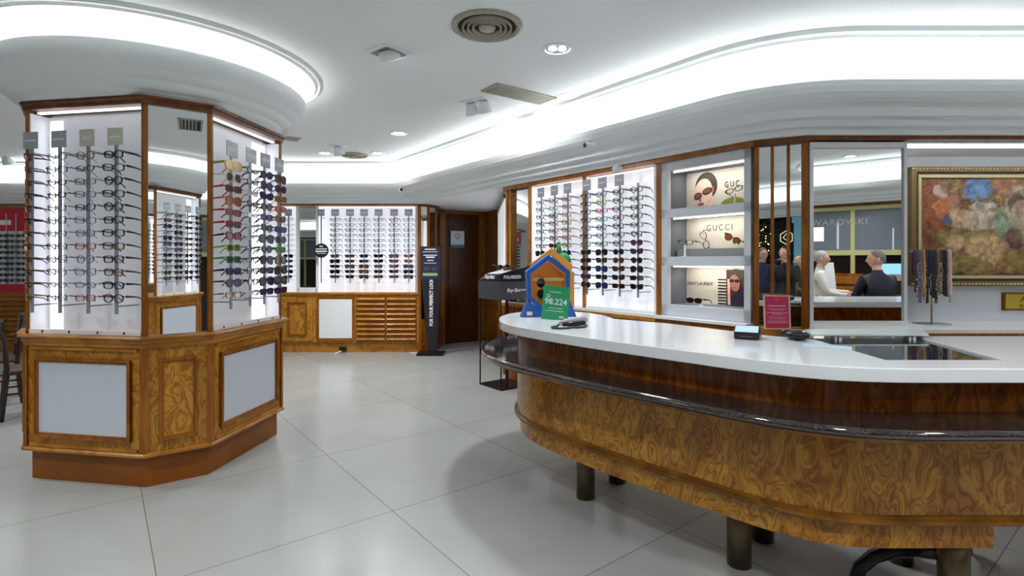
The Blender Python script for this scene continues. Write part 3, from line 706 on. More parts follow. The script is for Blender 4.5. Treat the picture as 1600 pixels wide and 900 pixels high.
for j, (px, nm, sm) in enumerate(rods):
    topc = [['silver', 'grey', 'black'], ['rose', 'burgundy', 'black'], ['rose', 'gold', 'black'], ['black', 'black', 'teal'], ['black', 'silver', 'grey'], ['black', 'tortoiseshell', 'black'], ['black', 'silver', 'grey', 'black']][j]
    top = clear_specs(topc, 7, ('round', 'round', 'rect'))
    if j == 1: top[0] = ('cat', 'gold', 'clear'); top[1] = ('rect', 'pale blue', 'clear'); top[6] = ('rect', 'black', 'brown')
    if j == 4: top[1] = ('round', 'lime green', 'clear'); top[2] = ('rect', 'pink', 'clear')
    if j == 6: top[6] = ('round', 'burgundy', 'purple')
    low = sun_specs(5, [('black', 'navy'), ('navy', 'black'), ('blue', 'red', 'black'), ('black', 'purple'), ('black', 'navy'), ('dark brown', 'black', 'burgundy'), ('black', 'purple', 'dark brown')][j], ('dark', 'dark', 'blue' if j in (4, 5) else 'dark', 'purple' if j in (3, 6) else 'brown'))
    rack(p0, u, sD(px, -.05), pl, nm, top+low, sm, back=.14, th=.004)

# white unit with three lit niches
gz = [(1.99, 2.345), (1.553, 1.912), (1.112, 1.469)]
g0, g1 = sD(1034), sD(1177); n0, n1 = sD(1045), sD(1164.5)
gu = empty('niche_unit', (p0.x, p0.y, 0), rzD); tag(gu, 'white wall unit with three lit advertising niches, left of the mirror strips', 'display unit')
def gfront(b):
    zs = [1.01, gz[2][0], gz[2][1], gz[1][0], gz[1][1], gz[0][0], gz[0][1], 2.425]
    for a in range(0, 8, 2): b.box(g0+.012, g1-.012, -.02, .03, zs[a], zs[a+1])
    b.box(g0+.012, n0, -.02, .03, 1.01, 2.425); b.box(n1, g1-.012, -.02, .03, 1.01, 2.425)
mk(gfront, 'front_board', mat('pale grey board', rgb(206, 211, 217), .45), gu)
CREAM = mat('cream niche back', rgb(222, 216, 200), .6)
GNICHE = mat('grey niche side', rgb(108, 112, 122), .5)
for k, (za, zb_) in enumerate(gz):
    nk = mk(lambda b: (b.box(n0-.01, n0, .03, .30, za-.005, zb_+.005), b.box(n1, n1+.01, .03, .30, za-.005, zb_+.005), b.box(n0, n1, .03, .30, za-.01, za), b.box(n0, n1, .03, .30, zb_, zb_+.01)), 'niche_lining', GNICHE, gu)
    mk(lambda b: b.box(n0-.01, n1+.01, .29, .30, za-.005, zb_+.005), 'niche_back', CREAM, gu)
    mk(lambda b: b.box(n0+.02, n1-.01, .035, .06, zb_-.018, zb_-.002), 'niche_lamp', LAMP3, gu) if False else None
def niche_light(zt):
    q = p0+u*((n0+n1)/2)+Vector((-u.y, u.x))*.12
    l = bpy.data.lights.new('niche_lamp', 'AREA'); l.shape = 'RECTANGLE'; l.size = (n1-n0)*.8; l.size_y = .08; l.energy = .5; l.color = (1, .96, .88)
    lo = bpy.data.objects.new('niche_lamp', l); COL.objects.link(lo); lo.location = (q.x, q.y, zt-.016); lo.rotation_euler = (.35, 0, rzD)
for za, zb_ in gz: niche_light(zb_)
LAMP3 = mat('niche lamp strip', rgb(255, 250, 235), .5, emit=1., ecol=(1, .97, .9, 1))
for k, (za, zb_) in enumerate(gz):
    mk(lambda b: b.box(n0+.02, n1-.01, .04, .06, zb_-.014, zb_-.002), 'niche_lamp', LAMP3, gu)
mk(lambda b: b.box(g0-.0, g1, -.12, .02, .985, 1.008), 'white_ledge', WHITE, gu)
mk(lambda b: b.box(g0, g1+.01, -.10, .3, .93, .985), 'wood_ledge', POSTW, gu)

# posters: layered flat artwork on their own boards
SKIN = mat('printed skin tone', rgb(226, 190, 172), .5, var=.06); SKIN2 = mat('printed skin shade', rgb(158, 100, 82), .5)
HAIRM = mat('printed dark hair', rgb(60, 44, 36), .5, var=.3, vscale=20); LIPS = mat('printed lips', rgb(150, 70, 72), .5)
def ell(cx, cz, a, b_, rot=0., n=28, f=None):
    out = []
    for i in range(n):
        t = 2*PI*i/n; x, z = a*math.cos(t), b_*math.sin(t)
        if f: x, z = f(x, z)
        out.append((cx+x*math.cos(rot)-z*math.sin(rot), cz+x*math.sin(rot)+z*math.cos(rot)))
    return out
def layer(root, name, m, poly, y): return mk(lambda b: b.prism_y(poly, y-.0012, y), name, m, root)
za, zb_ = gz[0]; W = n1-n0; HH = zb_-za
xP = lambda px: s_at(px, p0, u, .27)
x_at = lambda f: xP(1045+120*f)
po = empty('advertising_poster', (p0.x, p0.y, 0), rzD)
tag(po, 'poster of a face in dark oval sunglasses with GUC lettering, topmost niche', 'poster')
mk(lambda b: b.box(n0+.005, n1-.005, .270, .278, za+.002, zb_-.03), 'board', mat('poster cream', rgb(206, 198, 182), .5), po)
yy = .269; fx, fz = xP(1101), za+.185
layer(po, 'hair', HAIRM, ell(fx+.016, fz+.03, .112, .128, -.1), yy); yy -= .0014
layer(po, 'neck', SKIN, [(fx-.02, za+.004), (fx+.10, za+.004), (fx+.095, za+.12), (fx-.02, za+.1)], yy); yy -= .0014
layer(po, 'face', SKIN, ell(fx-.012, fz-.036, .094, .138, -.12, f=lambda x, z: (x*(1 if z > -.03 else 1+.55*(z+.03)/.145), z)), yy); yy -= .0014
layer(po, 'ear', SKIN2, ell(fx+.088, fz-.01, .014, .032), yy)
for cx_, cz_, a in ((-.065, -.055, .042), (.03, -.018, .05)):
    layer(po, 'sunglass_frame', mat('printed black', rgb(34, 26, 28), .4), ell(fx+cx_, fz+cz_, a, .031, .33), yy-.0014)
    layer(po, 'sunglass_lens', mat('printed lens', rgb(116, 80, 72), .4), ell(fx+cx_, fz+cz_, a*.78, .022, .33), yy-.003)
layer(po, 'nose', SKIN2, [(fx-.038, fz-.06), (fx-.028, fz-.105), (fx-.05, fz-.108), (fx-.056, fz-.1)], yy-.0014)
layer(po, 'lips', LIPS, ell(fx-.035, fz-.132, .032, .011, .1), yy-.0014)
text('GUC', .075, 'poster_lettering', GLET, po, loc=(xP(1144), .265, za+.205), spacing=1.45, sx=.72)
layer(po, 'green_shape', mat('printed olive green', rgb(128, 132, 40), .5, var=.2, vscale=15), ell(xP(1146), za+.004, .13, .085, n=40, f=lambda x, z: (x, max(0, z))), .268)
za, zb_ = gz[1]
p2 = empty('advertising_backdrop', (p0.x, p0.y, 0), rzD); tag(p2, 'cream backdrop lettered GUCCI in the middle niche', 'backdrop')
mk(lambda b: b.box(n0+.005, n1-.005, .270, .278, za+.002, zb_-.03), 'board', MATS['poster cream'], p2)
text('GUCCI', .080, 'backdrop_lettering', GLET, p2, loc=(xP(1124), .268, za+.26), spacing=1.35, sx=.85)
mk(lambda b: b.box(n0+.02, n1-.01, .10, .24, za+.0, za+.07), 'grey_step', mat('grey step', rgb(146, 150, 150), .3), p2)
za, zb_ = gz[2]
p3 = empty('advertising_poster', (p0.x, p0.y, 0), rzD); tag(p3, 'poster lettered SAINT LAURENT with dark-haired person beside blinds, lowest niche', 'poster')
mk(lambda b: b.box(n0+.005, n1-.005, .270, .278, za+.002, zb_-.03), 'board', MATS['poster cream'], p3)
text('SAINT LAURENT', .042, 'poster_lettering', GLET, p3, loc=(xP(1094), .268, za+.19), spacing=.85)
n1 = xP(1163)+.01
PD = mat('printed dark navy', rgb(34, 28, 48), .5); PR = mat('printed maroon', rgb(70, 30, 34), .5)
fx = xP(1150)
layer(p3, 'dark_ground', PR, [(fx-.09, za+.004), (n1-.01, za+.004), (n1-.01, zb_-.035), (fx-.09, zb_-.035)], .2688)
layer(p3, 'light_edge', mat('printed peach', rgb(224, 176, 156), .5), [(fx-.075, za+.01), (fx-.05, za+.01), (fx-.055, za+.24), (fx-.08, za+.24)], .2672)
layer(p3, 'jacket', PD, [(fx-.05, za+.004), (n1-.012, za+.004), (n1-.012, za+.17), (fx+.03, za+.15), (fx-.04, za+.07)], .2656)
layer(p3, 'hair', HAIRM, ell(fx+.005, za+.275, .072, .055), .264)
layer(p3, 'face', SKIN2, ell(fx-.008, za+.205, .047, .075, .15), .2626)
for a in (-.035, .012): layer(p3, 'sunglass_lens', MATS['printed black'], ell(fx+a, za+.225, .022, .016), .2612)
layer(p3, 'lips', LIPS, ell(fx-.012, za+.165, .014, .005), .2612)
mk(lambda b: [b.box(xP(1122), xP(1136), .2665, .268, za+.012+i*.027, za+.012+i*.027+.011) for i in range(9)], 'printed_blind_slats', MATS['printed black'], p3)
def npt(f, y, z): q = p0+u*s_at(1045+120*f, p0, u, y)+Vector((-u.y, u.x))*y; return (q.x, q.y, z)
def xN(px, o): return sD(px, o)
def stand(f, y, z, h, lab):
    s_ = mk(lambda b: (b.box(-.02, .02, -.02, .02, 0, .006), b.box(-.008, .008, -.004, .004, 0, h)), 'acrylic_riser', WHITE, loc=npt(f, y, z), rz=rzD); tag(s_, lab, 'riser')
stand(.05, .17, gz[0][0], .10, 'small white riser at left of the topmost niche') if False else None
stand(.86, .13, gz[0][0], .10, 'small white riser under the glasses in the topmost niche')
glasses('rect', 'black', 'clear', npt(.85, .12, gz[0][0]+.13), rzD, 'black sunglasses propped over the green shape in the topmost niche', 'sunglasses in the niches', tilt=-.2, ry=-.2)
stand(.21, .06, gz[1][0], .12, 'white riser under the dark glasses in the middle niche')
glasses('rect', 'black', 'clear', npt(.22, .05, gz[1][0]+.13), rzD, 'black cat-eye glasses laid at the left of the middle niche', 'sunglasses in the niches', ry=.05)
g_ = glasses('aviator', 'brown', 'clear', npt(.47, .16, gz[1][0]+.15), rzD, 'brown-framed glasses standing on end in the middle niche', 'sunglasses in the niches', ry=1.25)
glasses('round', 'dark brown', 'amber', npt(.83, .16, gz[1][0]+.15), rzD, 'round amber-lensed sunglasses at the right of the middle niche', 'sunglasses in the niches', ry=.45, scale=1.1)
stand(.88, .13, gz[1][0], .11, 'white riser under the round sunglasses in the middle niche')
stand(.42, .08, gz[2][0], .02, 'low white riser in the lowest niche')
glasses('rect', 'black', 'dark', npt(.33, .07, gz[2][0]+.045), rzD, 'slim black sunglasses lying in the lowest niche', 'sunglasses in the niches')
# ------------------------------------------------------------------ mirror strips on the corner
ma, mb_ = Vector((1.95, 4.258)), Vector((2.273, 4.094))
p, uu, LL = frame_of(ma, mb_); rzM = math.atan2(uu.y, uu.x)
def sM(px): return s_at(px, p, uu)
cm = empty('mirror_corner', (p.x, p.y, 0), rzM); tag(cm, 'wall corner of three tall mirror strips divided by thin wooden posts', 'mirror')
for a, b_ in ((1186, 1204), (1209.5, 1229), (1234.5, 1252)):
    mk(lambda b: b.box(sM(a), sM(b_), .004, .01, .99, 2.43), 'mirror_strip', MIRROR, cm)
for a, b_ in ((1178, 1186), (1204, 1209.5), (1229, 1234.5), (1252, 1263)):
    mk(lambda b: b.box(sM(a), sM(b_), -.018, .04, .985, 2.44), 'post', POSTW, cm)
mk(lambda b: b.box(-.02, LL+.03, -.05, .2, 2.43, CZ+.006), 'crown_rail', DARKT, cm)
mk(lambda b: b.box(-.03, LL+.05, -.10, .3, .93, .985), 'wood_ledge', HONEYT, cm)

# ------------------------------------------------------------------ right wall: framed mirror, recess with painting
rw = empty('wall_unit', (0, YR, 0)); tag(rw, 'white right-hand wall unit with framed mirror, lit recess and long ledge', 'wall unit')
XR = lambda px, Y=YR: (px-CX)/F*Y
mk(lambda b: (b.box(XR(1264), XR(1270), -.012, .03, .99, 2.43), b.box(XR(1411), XR(1416), -.012, .03, .99, 2.43), b.box(XR(1270), XR(1411), -.012, .03, 2.385, 2.43), b.box(XR(1270), XR(1411), -.012, .03, .99, 1.045)), 'mirror_frame', WHITE, rw)
mk(lambda b: b.box(XR(1270), XR(1411), .004, .01, 1.045, 2.385), 'mirror_panel', MIRROR, rw)
mk(lambda b: b.box(XR(1411), XR(1416), .03, .55, .99, 2.43), 'return_panel', WHITE, rw)
mk(lambda b: b.box(XR(1411), 6.8, .5, .55, .98, 2.44), 'recess_back', mat('recess paint', rgb(214, 218, 224), .6), rw)
mk(lambda b: b.box(XR(1411), 6.8, .0, .5, 2.42, 2.44), 'recess_head', WHITE, rw)
mk(lambda b: b.box(XR(1418), 6.7, .02, .06, 2.402, 2.42), 'recess_lamp', mat('recess lamp strip', rgb(255, 255, 255), .5, emit=3.2), rw)
mk(lambda b: b.box(XR(1255), 6.8, -.05, .3, 2.44, CZ+.006), 'crown_rail', DARKT, rw)
mk(lambda b: b.box(XR(1262), 6.8, -.11, .55, .965, .99), 'white_ledge', WHITE, rw)
mk(lambda b: b.box(XR(1262), 6.8, -.13, .3, .92, .965), 'wood_ledge', POSTW, rw)
mk(lambda b: b.box(XR(1262), 6.8, 0, .3, 0, .92), 'base_body', APRON, rw)

# painting
YP = 4.58
def painting():
    m = bpy.data.materials.new('impasto oil paint'); m.use_nodes = True; nt = m.node_tree; N = nt.nodes.new; L = nt.links.new
    b = nt.nodes['Principled BSDF']; b.inputs['Roughness'].default_value = .45
    tc = N('ShaderNodeTexCoord')
    nz = N('ShaderNodeTexNoise'); nz.inputs['Scale'].default_value = 9; nz.inputs['Detail'].default_value = 6; L(tc.outputs['Object'], nz.inputs['Vector'])
    sc = N('ShaderNodeVectorMath'); sc.operation = 'MULTIPLY_ADD'; sc.inputs[1].default_value = (.12, 0, .12); sc.inputs[2].default_value = (-.06, 0, -.06); L(nz.outputs['Color'], sc.inputs[0])
    ad = N('ShaderNodeVectorMath'); ad.operation = 'ADD'; L(tc.outputs['Object'], ad.inputs[0]); L(sc.outputs[0], ad.inputs[1])
    n2 = N('ShaderNodeTexNoise'); n2.inputs['Scale'].default_value = 14; n2.inputs['Detail'].default_value = 5; n2.inputs['Distortion'].default_value = 1.5; L(tc.outputs['Object'], n2.inputs['Vector'])
    cr = N('ShaderNodeValToRGB'); cr.color_ramp.elements[0].color = rgb(96, 58, 38); cr.color_ramp.elements[1].color = rgb(158, 134, 92)
    cr.color_ramp.elements[0].position = .3; cr.color_ramp.elements[1].position = .7; k = cr.color_ramp.elements.new(.5); k.color = rgb(124, 98, 60)
    L(n2.outputs['Fac'], cr.inputs[0]); cur = cr.outputs[0]
    blobs = [(1452, 335, 26, 62, (128, 66, 42)), (1470, 322, 14, 22, (186, 112, 78)), (1467, 300, 11, 9, (176, 166, 156)), (1489, 312, 9, 12, (146, 104, 94)), (1515, 293, 13, 17, (84, 122, 176)), (1533, 293, 13, 17, (84, 122, 176)), (1524, 304, 22, 10, (96, 132, 180)),
             (1532, 322, 24, 6, (176, 178, 176)), (1530, 345, 36, 17, (184, 174, 162)), (1496, 340, 17, 15, (190, 164, 138)), (1477, 343, 7, 9, (44, 84, 124)), (1572, 288, 26, 18, (162, 118, 92)),
             (1594, 335, 30, 44, (166, 164, 142)), (1562, 350, 12, 30, (130, 156, 138)), (1586, 318, 15, 15, (74, 52, 56)), (1592, 328, 13, 15, (178, 154, 138)), (1580, 375, 16, 17, (88, 54, 46)),
             (1508, 370, 58, 12, (140, 126, 66)), (1490, 380, 14, 12, (184, 158, 128)), (1538, 388, 34, 21, (192, 162, 124)), (1592, 408, 32, 18, (142, 116, 58)), (1495, 415, 55, 14, (134, 116, 62)), (1530, 434, 120, 7, (66, 46, 32))]
    for px, py, rx, ry, c in blobs:
        q = at(px, py, YP); a = N('ShaderNodeVectorMath'); a.operation = 'SUBTRACT'; a.inputs[1].default_value = (q.x, 0, q.z); L(ad.outputs[0], a.inputs[0])
        s = N('ShaderNodeVectorMath'); s.operation = 'MULTIPLY'; s.inputs[1].default_value = (F/(rx*YP), 0, F/(ry*YP)); L(a.outputs[0], s.inputs[0])
        ln = N('ShaderNodeVectorMath'); ln.operation = 'LENGTH'; L(s.outputs[0], ln.inputs[0])
        mr = N('ShaderNodeMapRange'); mr.inputs['From Min'].default_value = 1.1; mr.inputs['From Max'].default_value = .82; mr.inputs['To Max'].default_value = .82; L(ln.outputs['Value'], mr.inputs['Value'])
        mx = N('ShaderNodeMix'); mx.data_type = 'RGBA'; mx.inputs['B'].default_value = rgb(*c); L(mr.outputs[0], mx.inputs['Factor']); L(cur, mx.inputs['A']); cur = mx.outputs['Result']
    n4 = N('ShaderNodeTexNoise'); n4.inputs['Scale'].default_value = 15; n4.inputs['Detail'].default_value = 8; n4.inputs['Distortion'].default_value = .9; L(tc.outputs['Object'], n4.inputs['Vector'])
    c2 = N('ShaderNodeValToRGB'); c2.color_ramp.elements[0].color = (.30, .24, .2, 1); c2.color_ramp.elements[1].color = (.95, .93, .86, 1); c2.color_ramp.elements[0].position = .34; c2.color_ramp.elements[1].position = .66; L(n4.outputs['Fac'], c2.inputs[0])
    ov = N('ShaderNodeMix'); ov.data_type = 'RGBA'; ov.blend_type = 'OVERLAY'; ov.inputs['Factor'].default_value = .75; L(cur, ov.inputs['A']); L(c2.outputs[0], ov.inputs['B'])
    L(ov.outputs['Result'], b.inputs['Base Color'])
    bp = N('ShaderNodeBump'); bp.inputs['Strength'].default_value = .35; bp.inputs['Distance'].default_value = .01; L(n2.outputs['Fac'], bp.inputs['Height']); L(bp.outputs[0], b.inputs['Normal'])
    return m
pt = empty('painting', (0, 0, 0)); tag(pt, 'large oil painting of loosely brushed figures in a gilt frame inside the lit recess', 'painting')
q0, q1 = at(1417, 262, YP), at(1417, 447, YP); X0, X1, Z1, Z0 = q0.x, 5.3, q0.z, q1.z
mk(lambda b: b.box(X0+.09, X1-.09, YP-.02, YP+.01, Z0+.09, Z1-.09), 'canvas', painting(), pt)
def rectframe(b, x0, x1, z0, z1, w, ya, yb):
    b.ringprism_y([(x0, z0), (x1, z0), (x1, z1), (x0, z1)], [(x0+w, z0+w), (x1-w, z0+w), (x1-w, z1-w), (x0+w, z1-w)], ya, yb)
mk(lambda b: rectframe(b, X0, X1, Z0, Z1, .045, YP-.055, YP+.015), 'frame', GOLD, pt)
mk(lambda b: rectframe(b, X0+.045, X1-.045, Z0+.045, Z1-.045, .022, YP-.035, YP+.01), 'inner_frame', mat('dark gilt', rgb(70, 56, 34), .5), pt)
mk(lambda b: rectframe(b, X0+.067, X1-.067, Z0+.067, Z1-.067, .026, YP-.045, YP+.01), 'gilt_slip', GOLDL, pt)
def beads(b):
    for zz in (Z0+.02, Z1-.02):
        x = X0+.01
        while x < X1: b.sphere((x, YP-.056, zz), .010, 6, 4, sx=1.3); x += .03
mk(beads, 'carved_beading', GOLDL, pt)
q = at(1568, 457, YP); q2 = at(1568, 485, YP)
pq = empty('plaque', (0, 0, 0)); tag(pq, 'small gold plaque with dark lettering on the wall below the painting', 'plaque')
mk(lambda b: b.box(q.x, q.x+.5, YP+.0, YP+.02, q2.z, q.z), 'wood_mount', APRON, pq)
mk(lambda b: b.box(q.x+.015, q.x+.485, YP-.006, YP+.001, q2.z+.015, q.z-.015), 'gold_plate', mat('gold plate', rgb(196, 166, 44), .35, .3), pq)
text('Alluron', .07, 'plaque_lettering', mat('dark engraving', rgb(50, 46, 20), .5), pq, loc=(q.x+.24, YP-.008, q.z-.06), shear=.3)
text('Tournon', .04, 'plaque_lettering', MATS['dark engraving'], pq, loc=(q.x+.2, YP-.008, q.z-.115))

# strap stand
YS = 4.38; sx = (1455.5-CX)/F*YS; ZT = 1.5+(410-393)/F*YS
ss = empty('strap_stand', (sx, YS, .99)); tag(ss, 'brass T-shaped stand on the white ledge in front of the painting', 'stand')
mk(lambda b: b.lathe([(0, 0), (.13, 0), (.13, .006), (.0, .008)], 32), 'base', CHROME, ss)
mk(lambda b: b.tube([(0, 0, .004), (0, 0, ZT-.99)], .006), 'pole', mat('brass', rgb(170, 140, 80), .3, .9), ss)
mk(lambda b: b.tube([(-.18, 0, ZT-.99), (.19, 0, ZT-.99)], .005), 'crossbar', CHROME, ss)
cl = [('burgundy', (92, 52, 70)), ('grey-purple', (80, 76, 104)), ('slate blue', (96, 104, 128)), ('terracotta', (168, 96, 62)), ('gold-beaded', (176, 150, 96)), ('dark brown', (60, 40, 34)), ('navy', (34, 40, 68)), ('navy wide', (28, 34, 58)), ('midnight', (30, 28, 44)), ('black and cream', (66, 56, 50)),
      ('olive-beaded', (120, 112, 78)), ('tortoiseshell', (96, 54, 44)), ('black', (30, 26, 30)), ('charcoal', (46, 40, 46)), ('rose', (196, 150, 144)), ('pale pink', (220, 196, 190))]
for i, (nm, c) in enumerate(cl):
    x = -.145+.0195*i; ln = R.uniform(.34, .43) if i > 0 else .22
    def strap(b, x=x, ln=ln):
        for sy in (-1, 1):
            pts = [(x, 0, .008)]+[(x+R.uniform(-.004, .004), sy*(.008+.004*(t > 0)), -ln*t*(1 if sy < 0 else .9)) for t in (0, .25, .5, .75, 1)]
            b.tube(pts, .0115, 6)
        z = -.10 if i % 3 else -.2; b.mi = 1
        while z > -ln: b.sphere((x+R.uniform(-.005, .005), -.015, z), .0095, 6, 5); z -= .019
    o = mk(strap, 'glasses_strap', [mat(nm+' strap', rgb(*c), .5, var=.35, vscale=60), mat('pale beads', rgb(206, 190, 170), .4) if i in (1, 3, 6, 9, 11, 14) else mat(nm+' beads', tuple(min(1, v*1.9+.02) for v in rgb(*c)[:3])+(1,), .4)], loc=(sx, YS, ZT+.001))
    tag(o, f'{nm} beaded eyewear strap hanging from the T-stand, {ORD[i] if i < 12 else ["thirteenth","fourteenth","fifteenth","sixteenth"][i-12]} from the left', 'eyewear strap', 'straps on the T-stand')

# pink sign, black tools on the corner ledge
q = Vector((415/F*4.06, 4.06, .985))
sg = empty('counter_sign', (q.x, q.y, .985), rzM+.35); sg.rotation_euler = (-.08, 0, -.12)
w = .196; h = .262
mk(lambda b: b.box(-w/2, w/2, 0, .006, 0, h), 'card_border', mat('cream card', rgb(232, 196, 170), .5), sg)
mk(lambda b: b.box(-w/2+.012, w/2-.012, -.001, 0, .01, h-.008), 'pink_panel', mat('crimson pink print', rgb(196, 52, 96), .5, var=.05), sg)
mk(lambda b: b.prism_y([(-.001, h-.05), (-.022, h-.03), (-.02, h-.018), (-.008, h-.016), (0, h-.022), (.008, h-.016), (.02, h-.018), (.022, h-.03)], -.003, -.001), 'heart_mark', mat('red print', rgb(226, 60, 80), .5), sg)
mk(lambda b: [b.box(-a, a, -.0025, -.001, z, z+t) for a, z, t in ((.062, h-.085, .007), (.07, h-.105, .003), (.05, h-.116, .003), (.074, h-.136, .004), (.04, h-.148, .004), (.066, h-.168, .003), (.06, h-.182, .003), (.074, h-.2, .003), (.074, h-.212, .003))], 'printed_lines', mat('pale pink lettering', rgb(244, 190, 206), .5), sg)
tag(sg, 'crimson pink printed card standing on the ledge before the mirror strips', 'sign')
q = atz(1246, 508, .987)
o = mk(lambda b: (b.box(-.07, .07, -.03, .03, .0, .012), b.box(-.05, .06, -.02, .03, .012, .03)), 'eyeglass_case', BLACKP, loc=(q.x, q.y+.02, .986), rz=-.3, bevel=.006); tag(o, 'black glasses case lying beside the pink card on the ledge', 'case')
o = mk(lambda b: b.box(-.10, .10, -.022, .022, 0, .014), 'remote_control', BLACKP, loc=(q.x+.11, q.y-.05, .992), rz=-.12, bevel=.005); tag(o, 'long thin black device on the ledge below the framed mirror', 'device')

# ------------------------------------------------------------------ the curved counter
def crom(P, n=8):
    P = [Vector(p) for p in P]; out = []
    for i in range(len(P)-1):
        a = P[max(i-1, 0)]; b = P[i]; c = P[i+1]; d = P[min(i+2, len(P)-1)]
        for j in range(n):
            t = j/n; out.append(.5*((2*b)+(c-a)*t+(2*a-5*b+4*c-d)*t*t+(3*b-a-3*c+d)*t**3))
    out.append(P[-1]); return out
front = crom([(.42, 4.33), (.2, 4.34), (.02, 4.2), (-.07, 3.98), (-.092, 3.74), (-.06, 3.5), (.05, 3.26), (.28, 2.95), (.52, 2.67), (.76, 2.42), (1.0, 2.18), (1.2, 2.05), (1.42, 1.995), (1.7, 1.99)], 7)+[Vector((5.7, 1.99))]
backl = [Vector(v) for v in [(5.7, 2.87), (2.19, 2.87), (1.57, 2.73), (1.38, 2.92), (1.18, 3.24), (1.01, 3.48), (.73, 3.75), (.69, 4.02), (.6, 4.22)]]
full = front+backl
notch = front+[Vector(v) for v in [(5.7, 2.87), (2.19, 2.87), (2.015, 2.17), (1.535, 2.17), (1.57, 2.73), (1.38, 2.92), (1.18, 3.24), (1.01, 3.48), (.73, 3.75), (.69, 4.02), (.6, 4.22)]]
T2 = lambda P: [(v[0], v[1]) for v in P]
ctr = empty('reception_counter', (1.2, 2.6, 0)); ctr.location = (0, 0, 0)
tag(ctr, 'long curved reception counter with white top, black granite shelf and burl veneer front', 'counter')
ZTOP = 1.10
o = mk(lambda b: b.prism(T2(notch), ZTOP-.055, ZTOP), 'countertop', SOLIDW, ctr, bevel=.004)
def shell(b, off, z0, z1, P=full): b.sweep(off_poly(T2(P), off)+[off_poly(T2(P), off)[0]], [(0, z0), (0, z1)], smooth=False)
def body(b, off, z0, z1):
    pts = off_poly(T2(full), off); n = len(pts)
    for i in range(n):
        pass
    b.sweep(pts, [(0, z0), (0, z1)], closed=True)
BURLT = wood('burl trim wood', [rgb(96, 56, 14), rgb(140, 92, 28)], (1, 1, 1), .3, 5)
mk(lambda b: body(b, -.13, .895, ZTOP-.055), 'apron', APRON, ctr, fix=False)
mk(lambda b: body(b, -.13, .44, .83), 'burl_panel', BURL, ctr, fix=False)
full_in = front+[Vector((v.x-.02, v.y-.26)) for v in backl[:3]]+[Vector((v.x-.12, v.y-.1)) for v in backl[3:]]
og = off_poly(T2(full_in), .115)
def gran(b):
    b.sweep(og, [(-.03, .868), (0, .872), (.008, .885), (.002, .897), (-.008, .90), (-.5, .90)], closed=True)
g1_ = MB(); P = off_poly(T2(full_in), .107); g1_.prism(P, .87, .90)
gr = g1_.build('granite_shelf', GRANITE, ctr)
mk(lambda b: b.sweep(og, [(-.01, .867), (.006, .872), (.013, .885), (.006, .898), (-.012, .9005)], closed=True, smooth=True), 'granite_nosing', GRANITE, ctr, fix=False)
mk(lambda b: b.sweep(off_poly(T2(full_in), 0), [(.09, .869), (.1, .862), (.095, .85), (.06, .842), (.03, .838), (-.02, .83), (-.13, .822)], closed=True), 'shelf_moulding', BURLT, ctr, fix=False)
mk(lambda b: b.sweep(off_poly(T2(full), -.13), [(0, .486), (.006, .484), (.008, .472), (.018, .466), (.021, .458), (.014, .45), (.0, .444), (-.04, .444)], closed=True), 'base_moulding', BURLT, ctr, fix=False)
fr_c = [v for v in front if v.x <= 1.8 or v.x > 5]
pl_ = [v for v in front if v.x <= 1.75]+[Vector((2.1, 1.99)), Vector((2.1, 2.87))]+backl[2:]
mk(lambda b: b.prism(off_poly(T2(pl_), -.15), .343, .446), 'plinth_band', BURL, ctr)
u_ = MB(); u_.prism(off_poly(T2(full), -.14), .44, .46); u_.build('bottom_board', APRON, ctr)
for x, y in ((.47, 3.38), (.72, 3.62), (1.13, 2.63), (1.36, 2.87), (1.92, 2.30), (1.95, 2.66)):
    mk(lambda b: b.lathe([(0, 0), (.058, 0), (.058, .345), (0, .345)], 32, c=(x, y)), 'leg', BRONZE, ctr)
for x in (3.2, 4.6):
    for y in (2.3, 2.66): mk(lambda b: b.lathe([(0, 0), (.058, 0), (.058, .445), (0, .445)], 32, c=(x, y)), 'leg', BRONZE, ctr)
# the sunken glass display in the counter
sh = empty('glass_shelf', (0, 0, 0)); tag(sh, 'mirrored grey glass sheet with a raised white shelf set into the counter notch', 'shelf')
mk(lambda b: b.prism([(1.585, 2.79), (2.20, 2.79), (2.33, 3.0), (1.66, 3.0)], 1.112, 1.120), 'raised_shelf', mat('frosted white shelf', rgb(214, 224, 222), .2), sh)
for px in (1306, 1421):
    x = (px-CX)/F*2.82; mk(lambda b: (b.box(x-.016, x-.006, 2.80, 2.84, 1.09, 1.112), b.box(x+.006, x+.020, 2.80, 2.84, 1.09, 1.112)), 'bracket', WHITE, sh)
mk(lambda b: b.prism([(1.50, 2.15), (2.05, 2.15), (2.36, 3.06), (1.56, 3.06)], 1.080, 1.090), 'mirror_glass_sheet', mat('grey mirrored glass', rgb(150, 156, 158), .03, .95), sh)
o = mk(lambda b: b.box(-.10, .10, -.06, .06, 0, .0015), 'paper_sheet', mat('pale blue paper', rgb(184, 208, 224), .5), loc=(atz(1292, 542, ZTOP).x, atz(1292, 542, ZTOP).y, ZTOP+.0005), rz=-.55); tag(o, 'pale blue sheet of paper lying on the counter beside the black scanner', 'paper')

